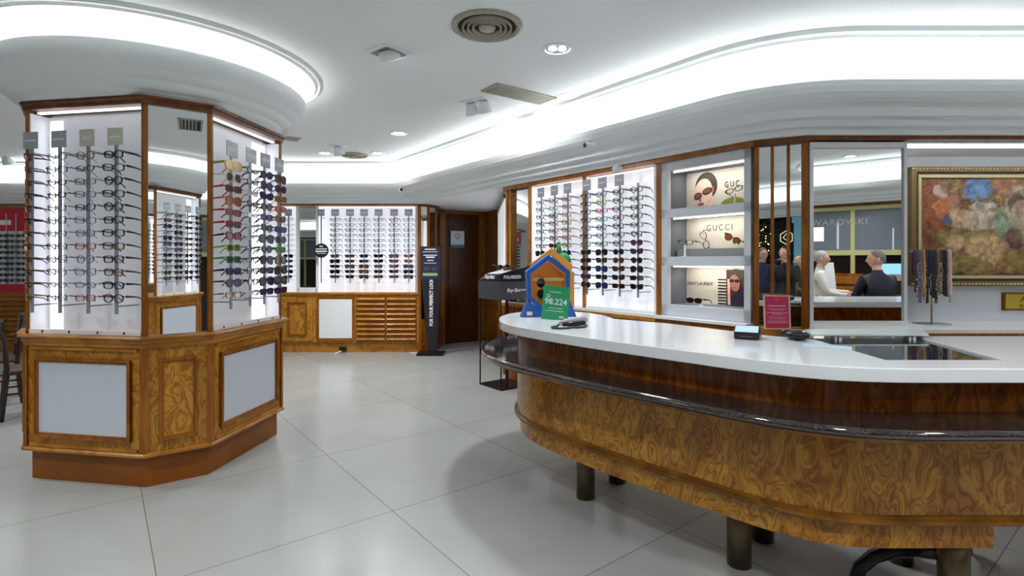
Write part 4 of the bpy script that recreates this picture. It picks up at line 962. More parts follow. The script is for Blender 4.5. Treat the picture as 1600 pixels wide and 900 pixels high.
# payment terminal
q = atz(1171, 531, ZTOP)
pt_ = empty('payment_terminal', (q.x, q.y+.03, ZTOP), -.5); tag(pt_, 'black payment terminal with pale screen sloping towards its back on the counter', 'payment terminal')
def term(b):
    prof = [(-.03, 0), (-.036, .036), (.025, .068), (.055, .06), (.15, .015), (.15, 0)]
    vs = [(x, y, z) for x in (-.06, .06) for y, z in prof]; n = len(prof)
    b.add(vs, [(i, (i+1) % n, n+(i+1) % n, n+i) for i in range(n)]+[tuple(range(n))[::-1], tuple(range(n, 2*n))])
mk(term, 'housing', BLACKP, pt_, bevel=.005)
mk(lambda b: b.add([(-.055, -.032, .0395), (.055, -.032, .0395), (.055, .020, .0668), (-.055, .020, .0668)], [(0, 1, 2, 3)]), 'screen', mat('pale terminal screen', rgb(150, 176, 206), .15, emit=.25), pt_)
mk(lambda b: b.box(-.03, .03, -.0370, -.034, .014, .020), 'logo', GLET, pt_)
q = atz(1251, 533, ZTOP)
hs = empty('handheld_scanner', (q.x, q.y+.03, ZTOP), -.5); tag(hs, 'rounded black handheld scanner on the counter, right of the payment terminal', 'scanner')
mk(lambda b: b.sphere((0, 0, .026), .05, 20, 12, sx=1.15, sy=.85, sz=.52), 'body', BLACKP, hs)
mk(lambda b: b.tube([(-.03, .02, .03), (-.06, .03, .035), (-.075, .035, .02)], [.018, .016, .012]), 'handle', BLACKP, hs)
mk(lambda b: b.sphere((.028, -.012, .046), .009, 10, 6, sz=.5), 'button', WLET, hs)

# spectacle cloth-like grey reader with a dark loop, near the green card
q = atz(889, 511, ZTOP)
gd = empty('handheld_reader', (q.x, q.y, ZTOP), .55); gd.scale = (1.15,)*3; tag(gd, 'slim grey handheld reader with dark looped cord lying in front of the green card', 'device')
mk(lambda b: b.tube([(-.06, 0, .022), (-.02, .0, .03), (.05, .0, .032), (.10, .0, .034), (.12, 0, .03)], [.011, .016, .018, .022, .014], 12), 'body', mat('mauve grey plastic', rgb(168, 158, 172), .35), gd)
mk(lambda b: b.tube([(-.05, -.012, .018), (.03, -.018, .016), (.09, -.02, .02)], [.01, .014, .012], 8), 'grip', BLACKP, gd)
mk(lambda b: b.tube([(-.06+.0, .01, .016)]+[(-.06+.06*math.cos(t), -.02+.045*math.sin(t), .006) for t in [PI*.5+PI*1.2*i/14 for i in range(15)]]+[(.0, -.075, .006), (.05, -.07, .006), (.09, -.04, .008), (.1, -.01, .012)], .006, 8), 'cord', mat('dark grey cord', rgb(58, 56, 60), .4), gd)

# blue house display
yh = 3.93; hx = (856-CX)/F*yh
hd = empty('house_display', (hx, yh, ZTOP), .10); tag(hd, 'blue and orange wooden hexagonal house display standing on the counter end', 'display')
BLU = mat('blue painted wood', rgb(30, 92, 178), .4, var=.06); ORA = mat('orange painted wood', rgb(242, 168, 70), .45, var=.05); ORB = mat('orange lining', rgb(238, 150, 44), .5)
hexo = [(-.005, .455), (-.165, .335), (-.155, .135), (-.03, .03), (.03, .03), (.155, .135), (.155, .335)]
hexi = [(-.005, .415), (-.138, .315), (-.13, .15), (-.02, .055), (.02, .055), (.125, .15), (.125, .315)]
mk(lambda b: b.ringprism_y(hexo, hexi, -.06, .06), 'house_shell', BLU, hd)
mk(lambda b: b.ringprism_y([(x*.995, z*.998) for x, z in hexi], [(x*.93, .24+(z-.24)*.93) for x, z in hexi], -.05, .06), 'orange_lining', ORB, hd)
mk(lambda b: b.prism_y(hexi, .045, .055), 'back_board', ORA, hd)
mk(lambda b: b.prism_y([(-.155, .12), (-.205, .0), (.205, .0), (.155, .12), (.03, .03), (-.03, .03)], -.055, .055), 'foot', BLU, hd)
mk(lambda b: b.box(-.12, .12, -.02, -.008, .262, .285), 'cross_bar', mat('pale wood bar', rgb(226, 198, 132), .5), hd)
mk(lambda b: b.box(-.165, -.125, -.058, -.055, .012, .04), 'label_sticker', mat('cream sticker', rgb(236, 220, 180), .5), hd)
mk(lambda b: b.ringprism_y([(x*.97+.045, z+.055) for x, z in hexo], [(x*.9+.045, z+.04) for x, z in hexi], .065, .12), 'rear_house', ORA, hd)
mk(lambda b: (b.prism_y([(.02, .40), (.075, .45), (.12, .38), (.10, .37)], .12, .125), b.box(.165, .2, .0, .03, .06, .33)), 'orange_trim', ORA, hd)
q = Vector((hx-.055, yh-.075, ZTOP+.21))
glasses('round', 'black', 'dark', q, .12, 'round black sunglasses hanging upright inside the blue house display', 'sunglasses in the house display', ry=PI/2-.03, th=.004, scale=1.05)
bd = empty('bird_figure', (hx+.115, yh+.16, ZTOP+.42)); tag(bd, 'green bird figure perched behind the roof of the blue house display', 'figure')
GRN = mat('green felt', rgb(32, 132, 70), .7, var=.1)
mk(lambda b: (b.sphere((0, 0, 0), .07, 20, 14, sx=1.05, sy=.5, sz=.85), b.tube([(-.015, 0, .05), (-.02, 0, .10), (-.018, 0, .125)], [.022, .018, .012], 12), b.sphere((-.02, 0, .125), .017, 12, 8, sy=.8), b.tube([(.04, 0, -.02), (.07, 0, -.05), (.075, 0, -.08)], [.03, .018, .008])), 'body', GRN, bd)
mk(lambda b: b.tube([(0, 0, -.03), (0, 0, -.40)], .006), 'support', GRN, bd)
mk(lambda b: b.tube([(-.034, 0, .125), (-.052, 0, .12)], [.006, .001]), 'beak', ORA, bd)

# green card in a clear stand
q = atz(866, 500, ZTOP); gc = empty('price_card', (q.x, q.y, ZTOP), .02); tag(gc, 'green card reading 98.224 leaning on the blue house display', 'card')
ca = MB(); w = .185; h = .235
ca.M = Matrix.Rotation(-.10, 4, 'X') @ Matrix.Rotation(.10, 4, 'Y')
tm = ca.M.copy()
ca.box(-w/2, w/2, 0, .004, 0, h); GC = mat('green printed card', rgb(40, 150, 98), .35, var=.06); ca.build('card', GC, gc)
def gtext(s, size, x, z, bold=.0):
    o = text(s, size, 'card_lettering', WLET, gc, ext=.0004, bold=bold); o.matrix_local = tm @ Matrix.Translation((x, -.0012, z)) @ Matrix.Rotation(PI/2, 4, 'X'); return o
gtext('98.224', .058, 0, .125, .0006)
gtext('ecosistema', .018, -.01, .195); gtext('árboles plantados', .014, 0, .082); gtext('SEAS', .018, .05, .022, .0005)
def tick(b): b.M = tm; b.ringprism_y([(-.055+.012*math.cos(2*PI*i/16), .165+.012*math.sin(2*PI*i/16)) for i in range(16)], [(-.055+.008*math.cos(2*PI*i/16), .165+.008*math.sin(2*PI*i/16)) for i in range(16)], -.0018, -.0004); b.box(-.07, .06, -.0018, -.0004, .060, .063)
mk(tick, 'card_marks', WLET, gc)

# ------------------------------------------------------------------ black brand stand
A = Vector((-.13, 6.16)); ua = E2*1.0
st = empty('brand_stand', (A.x, A.y, 0), math.atan2(-E2.y, -E2.x)-0)
# frame: x axis runs from the near corner back-left (-E2), y axis runs right-back (E1)... right-handed with z
st.rotation_euler = (0, 0, math.atan2(E1.y, E1.x)); S = .44
tag(st, 'tall black metal sunglasses stand with boxed head, left of the counter end', 'display stand')
# local x = E1 (right-back), local y = -E2 (left-back)
for x, y in ((0, 0), (0, S), (S, 0), (S, S)):
    mk(lambda b: b.box(x-.012 if x else 0, x if x else .012, y-.012 if y else 0, y if y else .012, .015, 1.06), 'upright', BLACKM, st)
mk(lambda b: b.box(.10, .125, .02, .045, .015, 1.06), 'upright', BLACKM, st)
mk(lambda b: b.box(0, S, 0, S, 0, .018), 'base_plate', BLACKM, st)
mk(lambda b: b.box(-.01, S+.01, -.01, S+.01, 1.06, 1.275), 'head_box', GUNM, st)
def wedge(b):
    b.add([(0, 0, 1.285), (S, 0, 1.285), (S, S, 1.285), (0, S, 1.285), (.0, .0, 1.36), (S, .0, 1.46), (S, S-.08, 1.42), (.05, S-.06, 1.36)], [(0, 3, 2, 1), (0, 1, 5, 4), (1, 2, 6, 5), (2, 3, 7, 6), (3, 0, 4, 7), (4, 5, 6, 7)])
mk(wedge, 'sloping_top', BLACKM, st)
mk(lambda b: b.box(.02, S-.02, .02, S-.02, 1.274, 1.286), 'lower_shelf', BLACKM, st)
mk(lambda b: b.add([(.02, .03, 1.368), (.2, .03, 1.41), (.2, S-.1, 1.395), (.05, S-.08, 1.362)], [(0, 1, 2, 3)]), 'white_top_panel', WHITE, st)  # plain white panel laid on the sloping top
text('Ray-Ban', .062, 'stand_lettering', WLET, st, loc=(.18, -.0125, 1.17), shear=.25, bold=.001, rot=(PI/2, 0, 0))
text('POLARIZED', .026, 'stand_lettering', WLET, st, loc=(.36, -.0125, 1.17), bold=.001)
text('POLARIZED', .05, 'stand_lettering', WLET, st, loc=(.17, -.003, 1.325), bold=.002)
text('Ray-Ban', .06, 'stand_lettering', WLET, st, loc=(-.003, .22, 1.325), rot=(PI/2, 0, -PI/2), shear=.2, bold=.002)
q = Vector((A.x, A.y))+E1*.2-E2*.22
gq = glasses('aviator', 'black', 'dark', (q.x, q.y, 1.44), .4, 'black sunglasses standing on top of the black brand stand', 'sunglasses on the brand stand', tilt=.3)
q = Vector((A.x, A.y))+E1*.2-E2*.12
glasses('round', 'tortoiseshell', 'brown', (q.x, q.y, 1.425), -.3, 'brown round sunglasses lying low on the brand stand top', 'sunglasses on the brand stand', tilt=.3)

# ------------------------------------------------------------------ black totem by the far door
q = atz(675.5, 551, 0)
tt = empty('advertising_totem', (q.x, 8.6, 0)); tag(tt, 'black tapering advertising totem with navy header between far display and door', 'totem')
zz = lambda py: 1.5+(410-py)/F*8.6
xx = lambda px: (px-CX)/F*8.6-q.x
mk(lambda b: b.box(-.21, .22, -.13, .16, 0, .035), 'base_plate', BLACKM, tt)
mk(lambda b: b.prism_y([(xx(669), .03), (xx(683), .03), (xx(689), zz(437)), (xx(659), zz(437))], -.03, .03), 'tapering_post', mat('charcoal post', rgb(34, 30, 36), .4), tt)
NAVY = mat('navy header board', rgb(40, 42, 66), .4)
mk(lambda b: b.box(xx(657.5), xx(688.5), -.035, .03, zz(437), zz(385)), 'header_board', NAVY, tt)
text('FOR YOUR PERFECT LOOK', .075, 'totem_lettering', WLET, tt, loc=(xx(674.5), -.033, zz(472)), rot=(PI/2, -PI/2, 0), bold=.003, sx=.85) 
mk(lambda b: [b.box(-a, a, -.038, -.035, z, z+t) for a, z, t in ((.09, zz(390.5), .018), (.12, zz(394), .01), (.11, zz(399.5), .014), (.07, zz(403), .022), (.05, zz(407.5), .014), (.1, zz(411.5), .008))], 'printed_lines', WLET, tt)
mk(lambda b: b.box(-.12, .12, -.038, -.035, zz(431), zz(426.5)), 'green_band', mat('pale green band', rgb(150, 172, 120), .5), tt)
mk(lambda b: (b.prism_y(ell(-.06, zz(420), .05, .035), -.037, -.035), b.prism_y(ell(.07, zz(420), .05, .03), -.037, -.035)), 'printed_picture', mat('dim picture print', rgb(70, 70, 62), .5), tt)
o = mk(lambda b: b.tube([(Xb(533, 8.7), 8.72, .04), (Xb(528, 8.7), 8.7, .02), (Xb(524, 8.65), 8.62, .006)], .008), 'power_cable', WLET); tag(o, 'short white cord hanging from a socket in the far plinth', 'cord')
o = mk(lambda b: b.box(Xb(530, 8.8), Xb(541, 8.8), 8.79, 8.83, .03, .09), 'wall_socket', BLACKP); tag(o, 'black double socket in the plinth of the far cabinet', 'socket')
o = mk(lambda b: b.tube([(Xb(640, 8.7), 8.74, .012), (Xb(648, 8.7), 8.68, .008), (Xb(657, 8.7), 8.66, .01), (Xb(664, 8.6), 8.62, .03)], .008), 'power_cable', WLET); tag(o, 'white cord lying on the floor leading to the black totem', 'cord')

# ------------------------------------------------------------------ chairs at the far left and one under the counter
def chair(loc, rz, lab):
    c = empty('wooden_chair', loc, rz); cm_ = mat('dark chair wood', rgb(46, 26, 18), .35); 
    for x in (-.2, .2):
        mk(lambda b: b.tube([(x, -.2, 0), (x, -.19, .45)], .018, 8), 'leg', cm_, c)
        mk(lambda b: b.tube([(x, .24, 0), (x, .2, .45), (x*.98, .22, .75), (x*.9, .27, .93)], [.018, .02, .018, .016], 8), 'rear_leg', cm_, c)
    mk(lambda b: b.box(-.22, .22, -.22, .2, .44, .475), 'seat', mat('brown seat', rgb(70, 40, 24), .5), c, bevel=.012)
    mk(lambda b: b.add([(x*(1-.05*(z > .8)), .225+.1*(z-.75)+.02*math.cos(x*8)-.02+d, z) for z in (.6, .94) for d in (0, .02) for x in (-.2, -.1, 0, .1, .2)],
        [(i, i+1, 10+i+1, 10+i) for i in range(4)]+[(5+i, 15+i, 15+i+1, 5+i+1) for i in range(4)]+[(i, 5+i, 6+i, 1+i) for i in range(4)]+[(10+i, 11+i, 16+i, 15+i) for i in range(4)]+[(0, 10, 15, 5), (4, 9, 19, 14)]), 'backrest', cm_, c)
    mk(lambda b: (b.tube([(-.2, -.19, .2), (.2, -.19, .2)], .01), b.tube([(-.2, -.19, .25), (-.2, .22, .25)], .01), b.tube([(.2, -.19, .25), (.2, .22, .25)], .01)), 'stretcher', cm_, c)
    tag(c, lab, 'chair', 'dark wooden chairs'); return c
chair((-4.76, 5.27, 0), PI*.75, 'dark wooden chair facing the kiosk, nearer of the two left of the kiosk')
chair((-5.55, 5.63, 0), -PI*.25, 'dark wooden chair with brown seat just behind the kiosk, farther of two')
sb = empty('swivel_stool', (2.02, 2.46, 0), 0); tag(sb, 'black swivel stool base with arched legs under the counter', 'stool')
for a in (PI, math.radians(105), math.radians(40)):
    mk(lambda b: b.tube([(r_*math.cos(a), r_*math.sin(a), z_) for r_, z_ in ((.03, .15), (.15, .165), (.25, .16), (.34, .13), (.40, .08), (.43, .0))], [.034, .034, .032, .031, .03, .028], 12), 'arched_leg', BLACKP, sb)
mk(lambda b: b.lathe([(0, .13), (.045, .13), (.045, .22), (.02, .24), (.02, .40), (0, .40)], 20), 'column', BLACKP, sb)
# ------------------------------------------------------------------ ceiling fixtures
def cpt(px, py): return atz(px, py, ZC)
def round_vent(px, py, r, lab):
    q = cpt(px, py); o = empty('round_air_vent', (q.x, q.y, ZC-.002)); tag(o, lab, 'air vent', 'round ceiling vents')
    mk(lambda b: b.lathe([(0, -.001), (r*.97, -.001)], 48), 'dark_backing', VENTD, o)
    mk(lambda b: b.lathe([(r, .0), (r, -.012), (r*.9, -.022), (r*.82, -.012), (r*.82, 0)], 64), 'outer_rim', VENTM, o, fix=False)
    for k, f in enumerate((.7, .56, .42)):
        mk(lambda b: b.lathe([(r*f, -.004), (r*f, -.03), (r*(f-.045), -.022), (r*(f-.05), -.004)], 48), 'ring', VENTM, o, fix=False)
    mk(lambda b: b.lathe([(0, -.03), (r*.2, -.028), (r*.24, -.018), (r*.24, -.004)], 32), 'centre_disc', VENTM, o, fix=False)
round_vent(761, 40, .236, 'large round beige ceiling vent with concentric rings, nearest')
round_vent(553, 242, .20, 'round beige ceiling vent far away between two oval lights')
def downlight(x, y, r, lab, power=0, grp='round recessed downlights'):
    o = empty('downlight', (x, y, ZC-.001)); tag(o, lab, 'downlight', grp)
    mk(lambda b: b.lathe([(r, 0), (r, -.006), (r*.86, -.010), (r*.80, -.004), (r*.80, .0)], 40), 'rim', WHITE, o, fix=False)
    mk(lambda b: b.lathe([(0, -.0015), (r*.80, -.0015)], 40), 'reflector', CHROME, o)
    for a in (0, PI): mk(lambda b: b.sphere((r*.32*math.cos(a), r*.32*math.sin(a), -.004), r*.27, 14, 8, sz=.25), 'bulb', SPOTE, o)
    if power:
        l = bpy.data.lights.new('downlight_lamp', 'SPOT'); l.energy = power*.32; l.spot_size = 2.3; l.spot_blend = .9; l.shadow_soft_size = .12; l.color = (.96, .98, 1)
        lo = bpy.data.objects.new('downlight_lamp', l); COL.objects.link(lo); lo.location = (x, y, ZC-.06)
    return o
q = cpt(871, 76); downlight(q.x, q.y, .11, 'round twin-bulb downlight right of the large round vent', 150)
q = cpt(623, 208); downlight(q.x, q.y, .11, 'round twin-bulb downlight at the middle of the ceiling towards the far cove', 130)
q = cpt(508, 239); downlight(q.x, q.y, .10, 'round lit downlight left of the distant round vent', 110)
q = cpt(590, 239); downlight(q.x, q.y, .10, 'round lit downlight right of the distant round vent', 110)
q = cpt(887, 150); 
o = mk(lambda b: b.lathe([(0, -.006), (.10, -.006), (.11, 0)], 40), 'ceiling_speaker', CEIL, loc=(q.x, q.y, ZC)); tag(o, 'flat white round ceiling plate beside the rectangular vent', 'ceiling plate')
for i, (x, y) in enumerate(((-.6, 1.0), (1.2, .6), (3.0, 1.2), (-2.8, 1.6), (-1.2, -.9), (3.3, -.6), (-4.6, 3.4), (-5.2, 6.0), (-4.4, .2), (5.2, 2.0), (5.0, .4))):
    downlight(x, y, .10, 'added round recessed downlight for room fill, outside the picture or seen only in mirrors', 130, 'added downlights outside the picture')  # extra downlights added overhead to fill the room with light
def square_spot(px, py, lab, rz, tilt):
    q = cpt(px, py); o = empty('square_spotlight', (q.x, q.y, ZC-.001), rz); tag(o, lab, 'spotlight', 'adjustable spotlights')
    s = .125
    mk(lambda b: b.ringprism_y([(s, s), (-s, s), (-s, -s), (s, -s)][::-1], [(s*.8, s*.8), (-s*.8, s*.8), (-s*.8, -s*.8), (s*.8, -s*.8)][::-1], 0, .01), 'bezel', WHITE, o).rotation_euler = (-PI/2, 0, 0)
    mk(lambda b: b.box(-s*.8, s*.8, -s*.8, s*.8, -.002, -.001), 'recess', SPOTD, o)
    h = mk(lambda b: b.lathe([(0, .02), (.075, .02), (.085, -.05), (.078, -.055), (.0, -.035)], 28), 'head', WHITE, o); h.rotation_euler = (tilt, .1, 0)
    g = mk(lambda b: b.lathe([(0, -.045), (.07, -.045)], 28), 'lamp', SPOTE, o); g.rotation_euler = (tilt, .1, 0)
SPOTD = mat('spot recess', rgb(160, 162, 166), .5)
square_spot(607, 82, 'square adjustable ceiling spotlight left of the large round vent', -.65, .5)
def can_spot(px, py, lab, n=2, rz=-.6):
    q = cpt(px, py); o = empty('spotlight', (q.x, q.y, ZC), rz); tag(o, lab, 'spotlight', 'white can spotlights')
    mk(lambda b: b.box(-.13*n/2-.02, .13*n/2+.02, -.09, .09, -.008, 0), 'mounting_plate', WHITE, o)
    for i in range(n):
        x = (i-(n-1)/2)*.15
        h = mk(lambda b: b.lathe([(0, 0), (.045, 0), (.075, -.11), (.068, -.112), (0, -.09)], 24), 'can', CEIL, o, loc=(x, 0, -.01)); h.rotation_euler = (.45, .1, 0)
        g = mk(lambda b: b.lathe([(0, -.1), (.062, -.1)], 24), 'lamp', SPOTE, o, loc=(x, 0, -.01)); g.rotation_euler = (.45, .1, 0)
can_spot(745, 158, 'pair of white can spotlights beside the rectangular vent')
q = cpt(745, 158)
for tgt, e in (((1.0, 5.6, 2.62), 6), ((.1, 6.5, 2.62), 6)):
    l = bpy.data.lights.new('spotlight_lamp', 'SPOT'); l.energy = e; l.spot_size = 1.3; l.spot_blend = .7; l.shadow_soft_size = .04
    lo = bpy.data.objects.new('spotlight_lamp', l); COL.objects.link(lo); lo.location = (q.x+.1, q.y+.05, ZC-.2)
    lo.rotation_euler = (Vector(tgt)-lo.location).to_track_quat('-Z', 'Y').to_euler()
can_spot(527, 228, 'single white can spotlight above the distant round vent', 1)
can_spot(8, 244, 'white can shape standing in for a ceiling dome at far left beyond kiosk', 1)  # lamp can reused here as a stand-in for the ceiling dome
def rect_vent(q, rz, lx, ly, lab, sp=.021):
    o = empty('rectangular_air_vent', (q.x, q.y, ZC-.001), rz); tag(o, lab, 'air vent', 'rectangular ceiling vents')
    mk(lambda b: (b.box(-lx, lx, -ly, -ly+.02, -.012, 0), b.box(-lx, lx, ly-.02, ly, -.012, 0), b.box(-lx, -lx+.02, -ly, ly, -.012, 0), b.box(lx-.02, lx, -ly, ly, -.012, 0)), 'frame', VENTM, o)
    mk(lambda b: b.box(-lx+.02, lx-.02, -ly+.02, ly-.02, -.002, -.001), 'dark_backing', VENTD, o)
    mk(lambda b: [b.box(-lx+.02, lx-.02, -ly+.03+i*sp, -ly+.03+sp*(.66 if sp < .03 else .45)+i*sp, -.010, -.004) for i in range(int((2*ly-.05)/sp))], 'slats', mat('beige slats', rgb(150, 145, 130), .5), o)
c4_ = [atz(a, b_, ZC) for a, b_ in ((752, 140), (775, 129), (868, 152), (845, 163))]
ctr_ = sum(c4_, Vector())/4; d_ = (c4_[2]-c4_[1]); rect_vent(ctr_, math.atan2(d_.y, d_.x), d_.length/2, .13, 'long rectangular beige ceiling vent by the diagonal cove')
rect_vent(Vector((-.40, 1.58, 0)), -.85, .27, .12, 'small slatted ceiling vent seen reflected in the kiosk mirror', .034)
rect_vent(cpt(454, 216), .6, .10, .10, 'small beige ceiling vent just right of the kiosk drum')
def cam_(px, py, Y, rz, lab):
    q = at(px, py, Y); o = empty('security_camera', q, rz); tag(o, lab, 'security camera', 'security cameras')
    mk(lambda b: b.lathe([(0, .05), (.03, .05), (.03, .03), (0, .03)], 20), 'mount', WHITE, o)
    mk(lambda b: b.tube([(0, .05, .0), (0, -.05, -.01)], .028, 16), 'body', WHITE, o)
    mk(lambda b: b.tube([(0, -.045, -.0095), (0, -.056, -.0105)], .022, 16), 'lens', BLACKP, o)
    mk(lambda b: b.tube([(0, .02, .035), (0, .03, .0)], .01, 8), 'bracket', WHITE, o)
pD = onD(921, -.58); cam_(921, 226, pD.y, rzD-.2, 'white security camera with black lens on the diagonal soffit')
cam_(626.5, 296, 8.2, .3, 'small security camera on the soffit near the far corner')
mk_s = onD(965, -.25); o = mk(lambda b: b.sphere((0, 0, 0), .05, 16, 10, sz=.8), 'detector_dome', WHITE, loc=(mk_s.x, mk_s.y, 1.5+(410-264)/F*mk_s.y)); tag(o, 'small white dome under the diagonal soffit, right of the camera', 'detector')

# ------------------------------------------------------------------ the shop front behind the camera (seen in the mirrors)
ALU = mat('pale yellow window frame', rgb(196, 190, 128), .4, .2)
GGL = mat('grey shop glass', rgb(112, 118, 126), .12, 0, spec=.6)
DKB = mat('dark mall backdrop', rgb(24, 22, 26), .8)
def shopfront(a, c, n, root_label, name='window_1', cuts=None):
    p, u, L = frame_of(a, c); root = empty(name, (p.x, p.y, 0), math.atan2(u.y, u.x)); root['kind'] = 'structure'
    for i in range(n):
        x0, x1 = (L*i/n, L*(i+1)/n) if not cuts else (cuts[i], cuts[i+1])
        mk(lambda b: b.box(x0+.03, x1-.03, .02, .03, 1.70, 2.36), 'window_pane', GGL, root)
        mk(lambda b: b.box(x0-.03, x0+.03, -.02, .05, .0, 2.47), 'mullion', ALU, root)
    mk(lambda b: (b.box(0, L, -.02, .05, 2.36, 2.42), b.box(0, L, -.025, .05, 1.62, 1.70)), 'transom', ALU, root)
    mk(lambda b: b.box(0, L, -.03, .1, 2.42, 2.48), 'head_rail', DARKT, root)
    mk(lambda b: b.box(0, L, .25, .30, 0, 1.62), 'dark_interior_sheet', mat('dark interior panel', rgb(40, 28, 24), .6), root)  # dark sheet standing in for the dim interior below the transom
    return root, p, u, L
# travel so that local +y points outwards (away from the room)
# the mullion shows at pixel column 1333 of the framed mirror: virtual wall runs (6.9, 7.6) -> (2.67, 11.2)
tmu = (lambda k: (k*7.6-6.9)/(-4.23-k*3.6))((1333-CX)/F)*math.hypot(4.23, 3.6)
r1, p, u, L1 = shopfront((6.9, .6), (2.67, -3.0), 4, '', cuts=[tmu-1.5, tmu, tmu+1.5, tmu+3.0, 5.5])
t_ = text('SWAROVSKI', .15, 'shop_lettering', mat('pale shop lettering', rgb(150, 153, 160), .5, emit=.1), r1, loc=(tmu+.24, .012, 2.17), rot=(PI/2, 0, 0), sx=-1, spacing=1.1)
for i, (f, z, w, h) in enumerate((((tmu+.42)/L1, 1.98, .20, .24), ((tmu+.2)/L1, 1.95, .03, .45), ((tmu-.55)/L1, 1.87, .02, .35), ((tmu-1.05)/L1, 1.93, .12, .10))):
    mk(lambda b: b.box(L1*f, L1*f+w, .012, .018, z-h/2, z+h/2), 'lit_reflection_panel' if 0 else 'lit_glass_patch', mat('lit patch on glass', rgb(206, 196, 180), .5, emit=.5) if i == 0 else mat('pale patch on glass', rgb(160, 168, 176), .5, emit=.25), r1)  # glowing patches on the panes in place of lights seen in the glass
shopfront((-1.9-7.6, -3.0), (-9.5, -3.0), 1, '') if False else None
r2, p_, u_2, L2 = shopfront((-2.4, -3.0), (-9.5, -3.0), 5, '', 'window_2')
r3, p_, u_3, L3 = shopfront((2.67, -3.0), (-.6, -3.0), 2, '', 'window_3')
struct(mk(lambda b: b.box(-10, 7.3, -4.6, -4.5, 0, 3.4), 'wall_mall', DKB))
struct(mk(lambda b: b.box(-10, 2.9, -3.12, -3.04, 2.47, 3.4), 'wall_front', WHITE))
struct(wall('wall_front_corner', (6.95, .55), (2.67, -3.06), 2.47, 3.4, WHITE))
# dark hexagon-mark banner, blue column and leafy tree outside the entrance
bn = empty('shop_banner', (-1.62, -3.45, 0)); tag(bn, 'dark banner with a pale hexagon outline seen in the mirror strips', 'banner')
mk(lambda b: b.box(-.26, .26, -.02, 0, 1.3, 2.42), 'cloth', mat('black banner cloth', rgb(22, 24, 30), .6), bn)
hx6 = lambda r: [(r*math.sin(PI/3*i), 2.05+r*math.cos(PI/3*i)) for i in range(6)]
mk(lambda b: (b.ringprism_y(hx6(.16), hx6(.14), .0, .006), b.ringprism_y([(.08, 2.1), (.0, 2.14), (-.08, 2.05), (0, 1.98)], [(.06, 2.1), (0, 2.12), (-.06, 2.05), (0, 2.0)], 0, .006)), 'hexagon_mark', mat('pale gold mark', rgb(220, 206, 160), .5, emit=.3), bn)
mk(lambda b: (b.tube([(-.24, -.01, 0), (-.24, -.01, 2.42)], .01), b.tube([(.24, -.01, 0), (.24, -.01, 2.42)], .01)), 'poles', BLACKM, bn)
bc = mk(lambda b: (b.box(-.17, .17, -.1, .1, 0, 2.46), b.box(-.2, .2, -.13, .13, 0, .1), b.box(-.2, .2, -.13, .13, 2.34, 2.46)), 'entrance_column', mat('pale blue column paint', rgb(120, 176, 196), .5, emit=.05), loc=(-1.12, -3.2, 0)); tag(bc, 'pale blue entrance column seen in the rightmost mirror strip', 'column')  # column paint also given a faint added glow
tr = empty('indoor_tree', (-2.45, -3.85, 0)); tag(tr, 'leafy indoor tree with warm lights seen in the leftmost mirror strip', 'tree')
mk(lambda b: b.tube([(0, 0, .3), (.02, 0, 1.0), (-.02, .02, 1.7)], [.04, .035, .02]), 'trunk', APRON, tr)
mk(lambda b: b.lathe([(0, 0), (.2, 0), (.24, .35), (.2, .35), (0, .3)], 20), 'pot', GUNM, tr)
def leaves(b):
    for i in range(420):
        c = Vector((R.gauss(0, .22), R.gauss(0, .2), R.gauss(2.0, .28))); a = Vector((R.uniform(-1, 1), R.uniform(-1, 1), R.uniform(-1, 1))).normalized()*.05; e = a.cross(Vector((R.uniform(-1, 1), R.uniform(-1, 1), .3))).normalized()*.022
        b.poly([tuple(c-a), tuple(c+e), tuple(c+a), tuple(c-e)])
mk(leaves, 'foliage', mat('olive leaves', rgb(86, 84, 44), .6, var=.3), tr, fix=False)
def fl(b):
    for i in range(60): b.sphere((R.gauss(0, .22), R.gauss(0, .2), R.gauss(1.95, .26)), .012, 6, 4)
mk(fl, 'fairy_lights', mat('fairy light', rgb(255, 226, 170), .5, emit=2, ecol=(1, .85, .55, 1)), tr)

# blue standee seen in the kiosk mirror: virtual (px 233, y 370-455)
na = Vector((.592, -.806)); aa = (Vector(KV[1])+Vector(KV[2]))/2
def unmirror(v, a, n): v = Vector(v); return v-2*(v-a).dot(n)*n
e_ = (KV[2]-KV[1]).normalized(); nK = Vector((e_.y, -e_.x))
vq = Vector(((231-CX)/F*9.0, 9.0)); rq = unmirror(vq, aa, nK)
# furniture in front of the shop window: drawer chest, screen, board, sunglasses on it
def vr(px, Zv): return Vector(((px-CX)/F*Zv, 2*YR-Zv))       # virtual depth in the right-hand mirror -> real plan position
q = vr(1318, 8.6); ch = empty('drawer_chest', (q.x, q.y, 0), .72); tag(ch, 'wooden chest of drawers seen in the framed mirror behind the grey-haired woman', 'chest of drawers')
mk(lambda b: b.box(-.28, .28, -.3, .05, 0, 1.32), 'carcass', APRON, ch)
for i in range(6): mk(lambda b: b.box(-.26, .26, .05, .075, .35+i*.16, .47+i*.16), 'drawer', POSTW, ch, bevel=.008)
q = vr(1297, 8.3); wb = mk(lambda b: b.prism_y([(-.09, 0), (.09, 0), (.05, .42), (-.07, .42)], 0, .01), 'white_board', WHITE, loc=(q.x, q.y, 1.08), rz=.2); tag(wb, 'white upright card seen in the framed mirror beside the chest', 'card')
q = vr(1392, 8.1); sc_ = empty('monitor', (q.x, q.y, 0), .72+PI); tag(sc_, 'computer monitor with a blue landscape seen at right of the framed mirror', 'monitor')
mk(lambda b: b.box(-.22, .22, .0, .03, 1.20, 1.50), 'housing', BLACKP, sc_)
mk(lambda b: b.box(-.2, .2, -.004, .0, 1.32, 1.48), 'screen', mat('blue screen', rgb(110, 150, 200), .3, emit=.6), sc_)
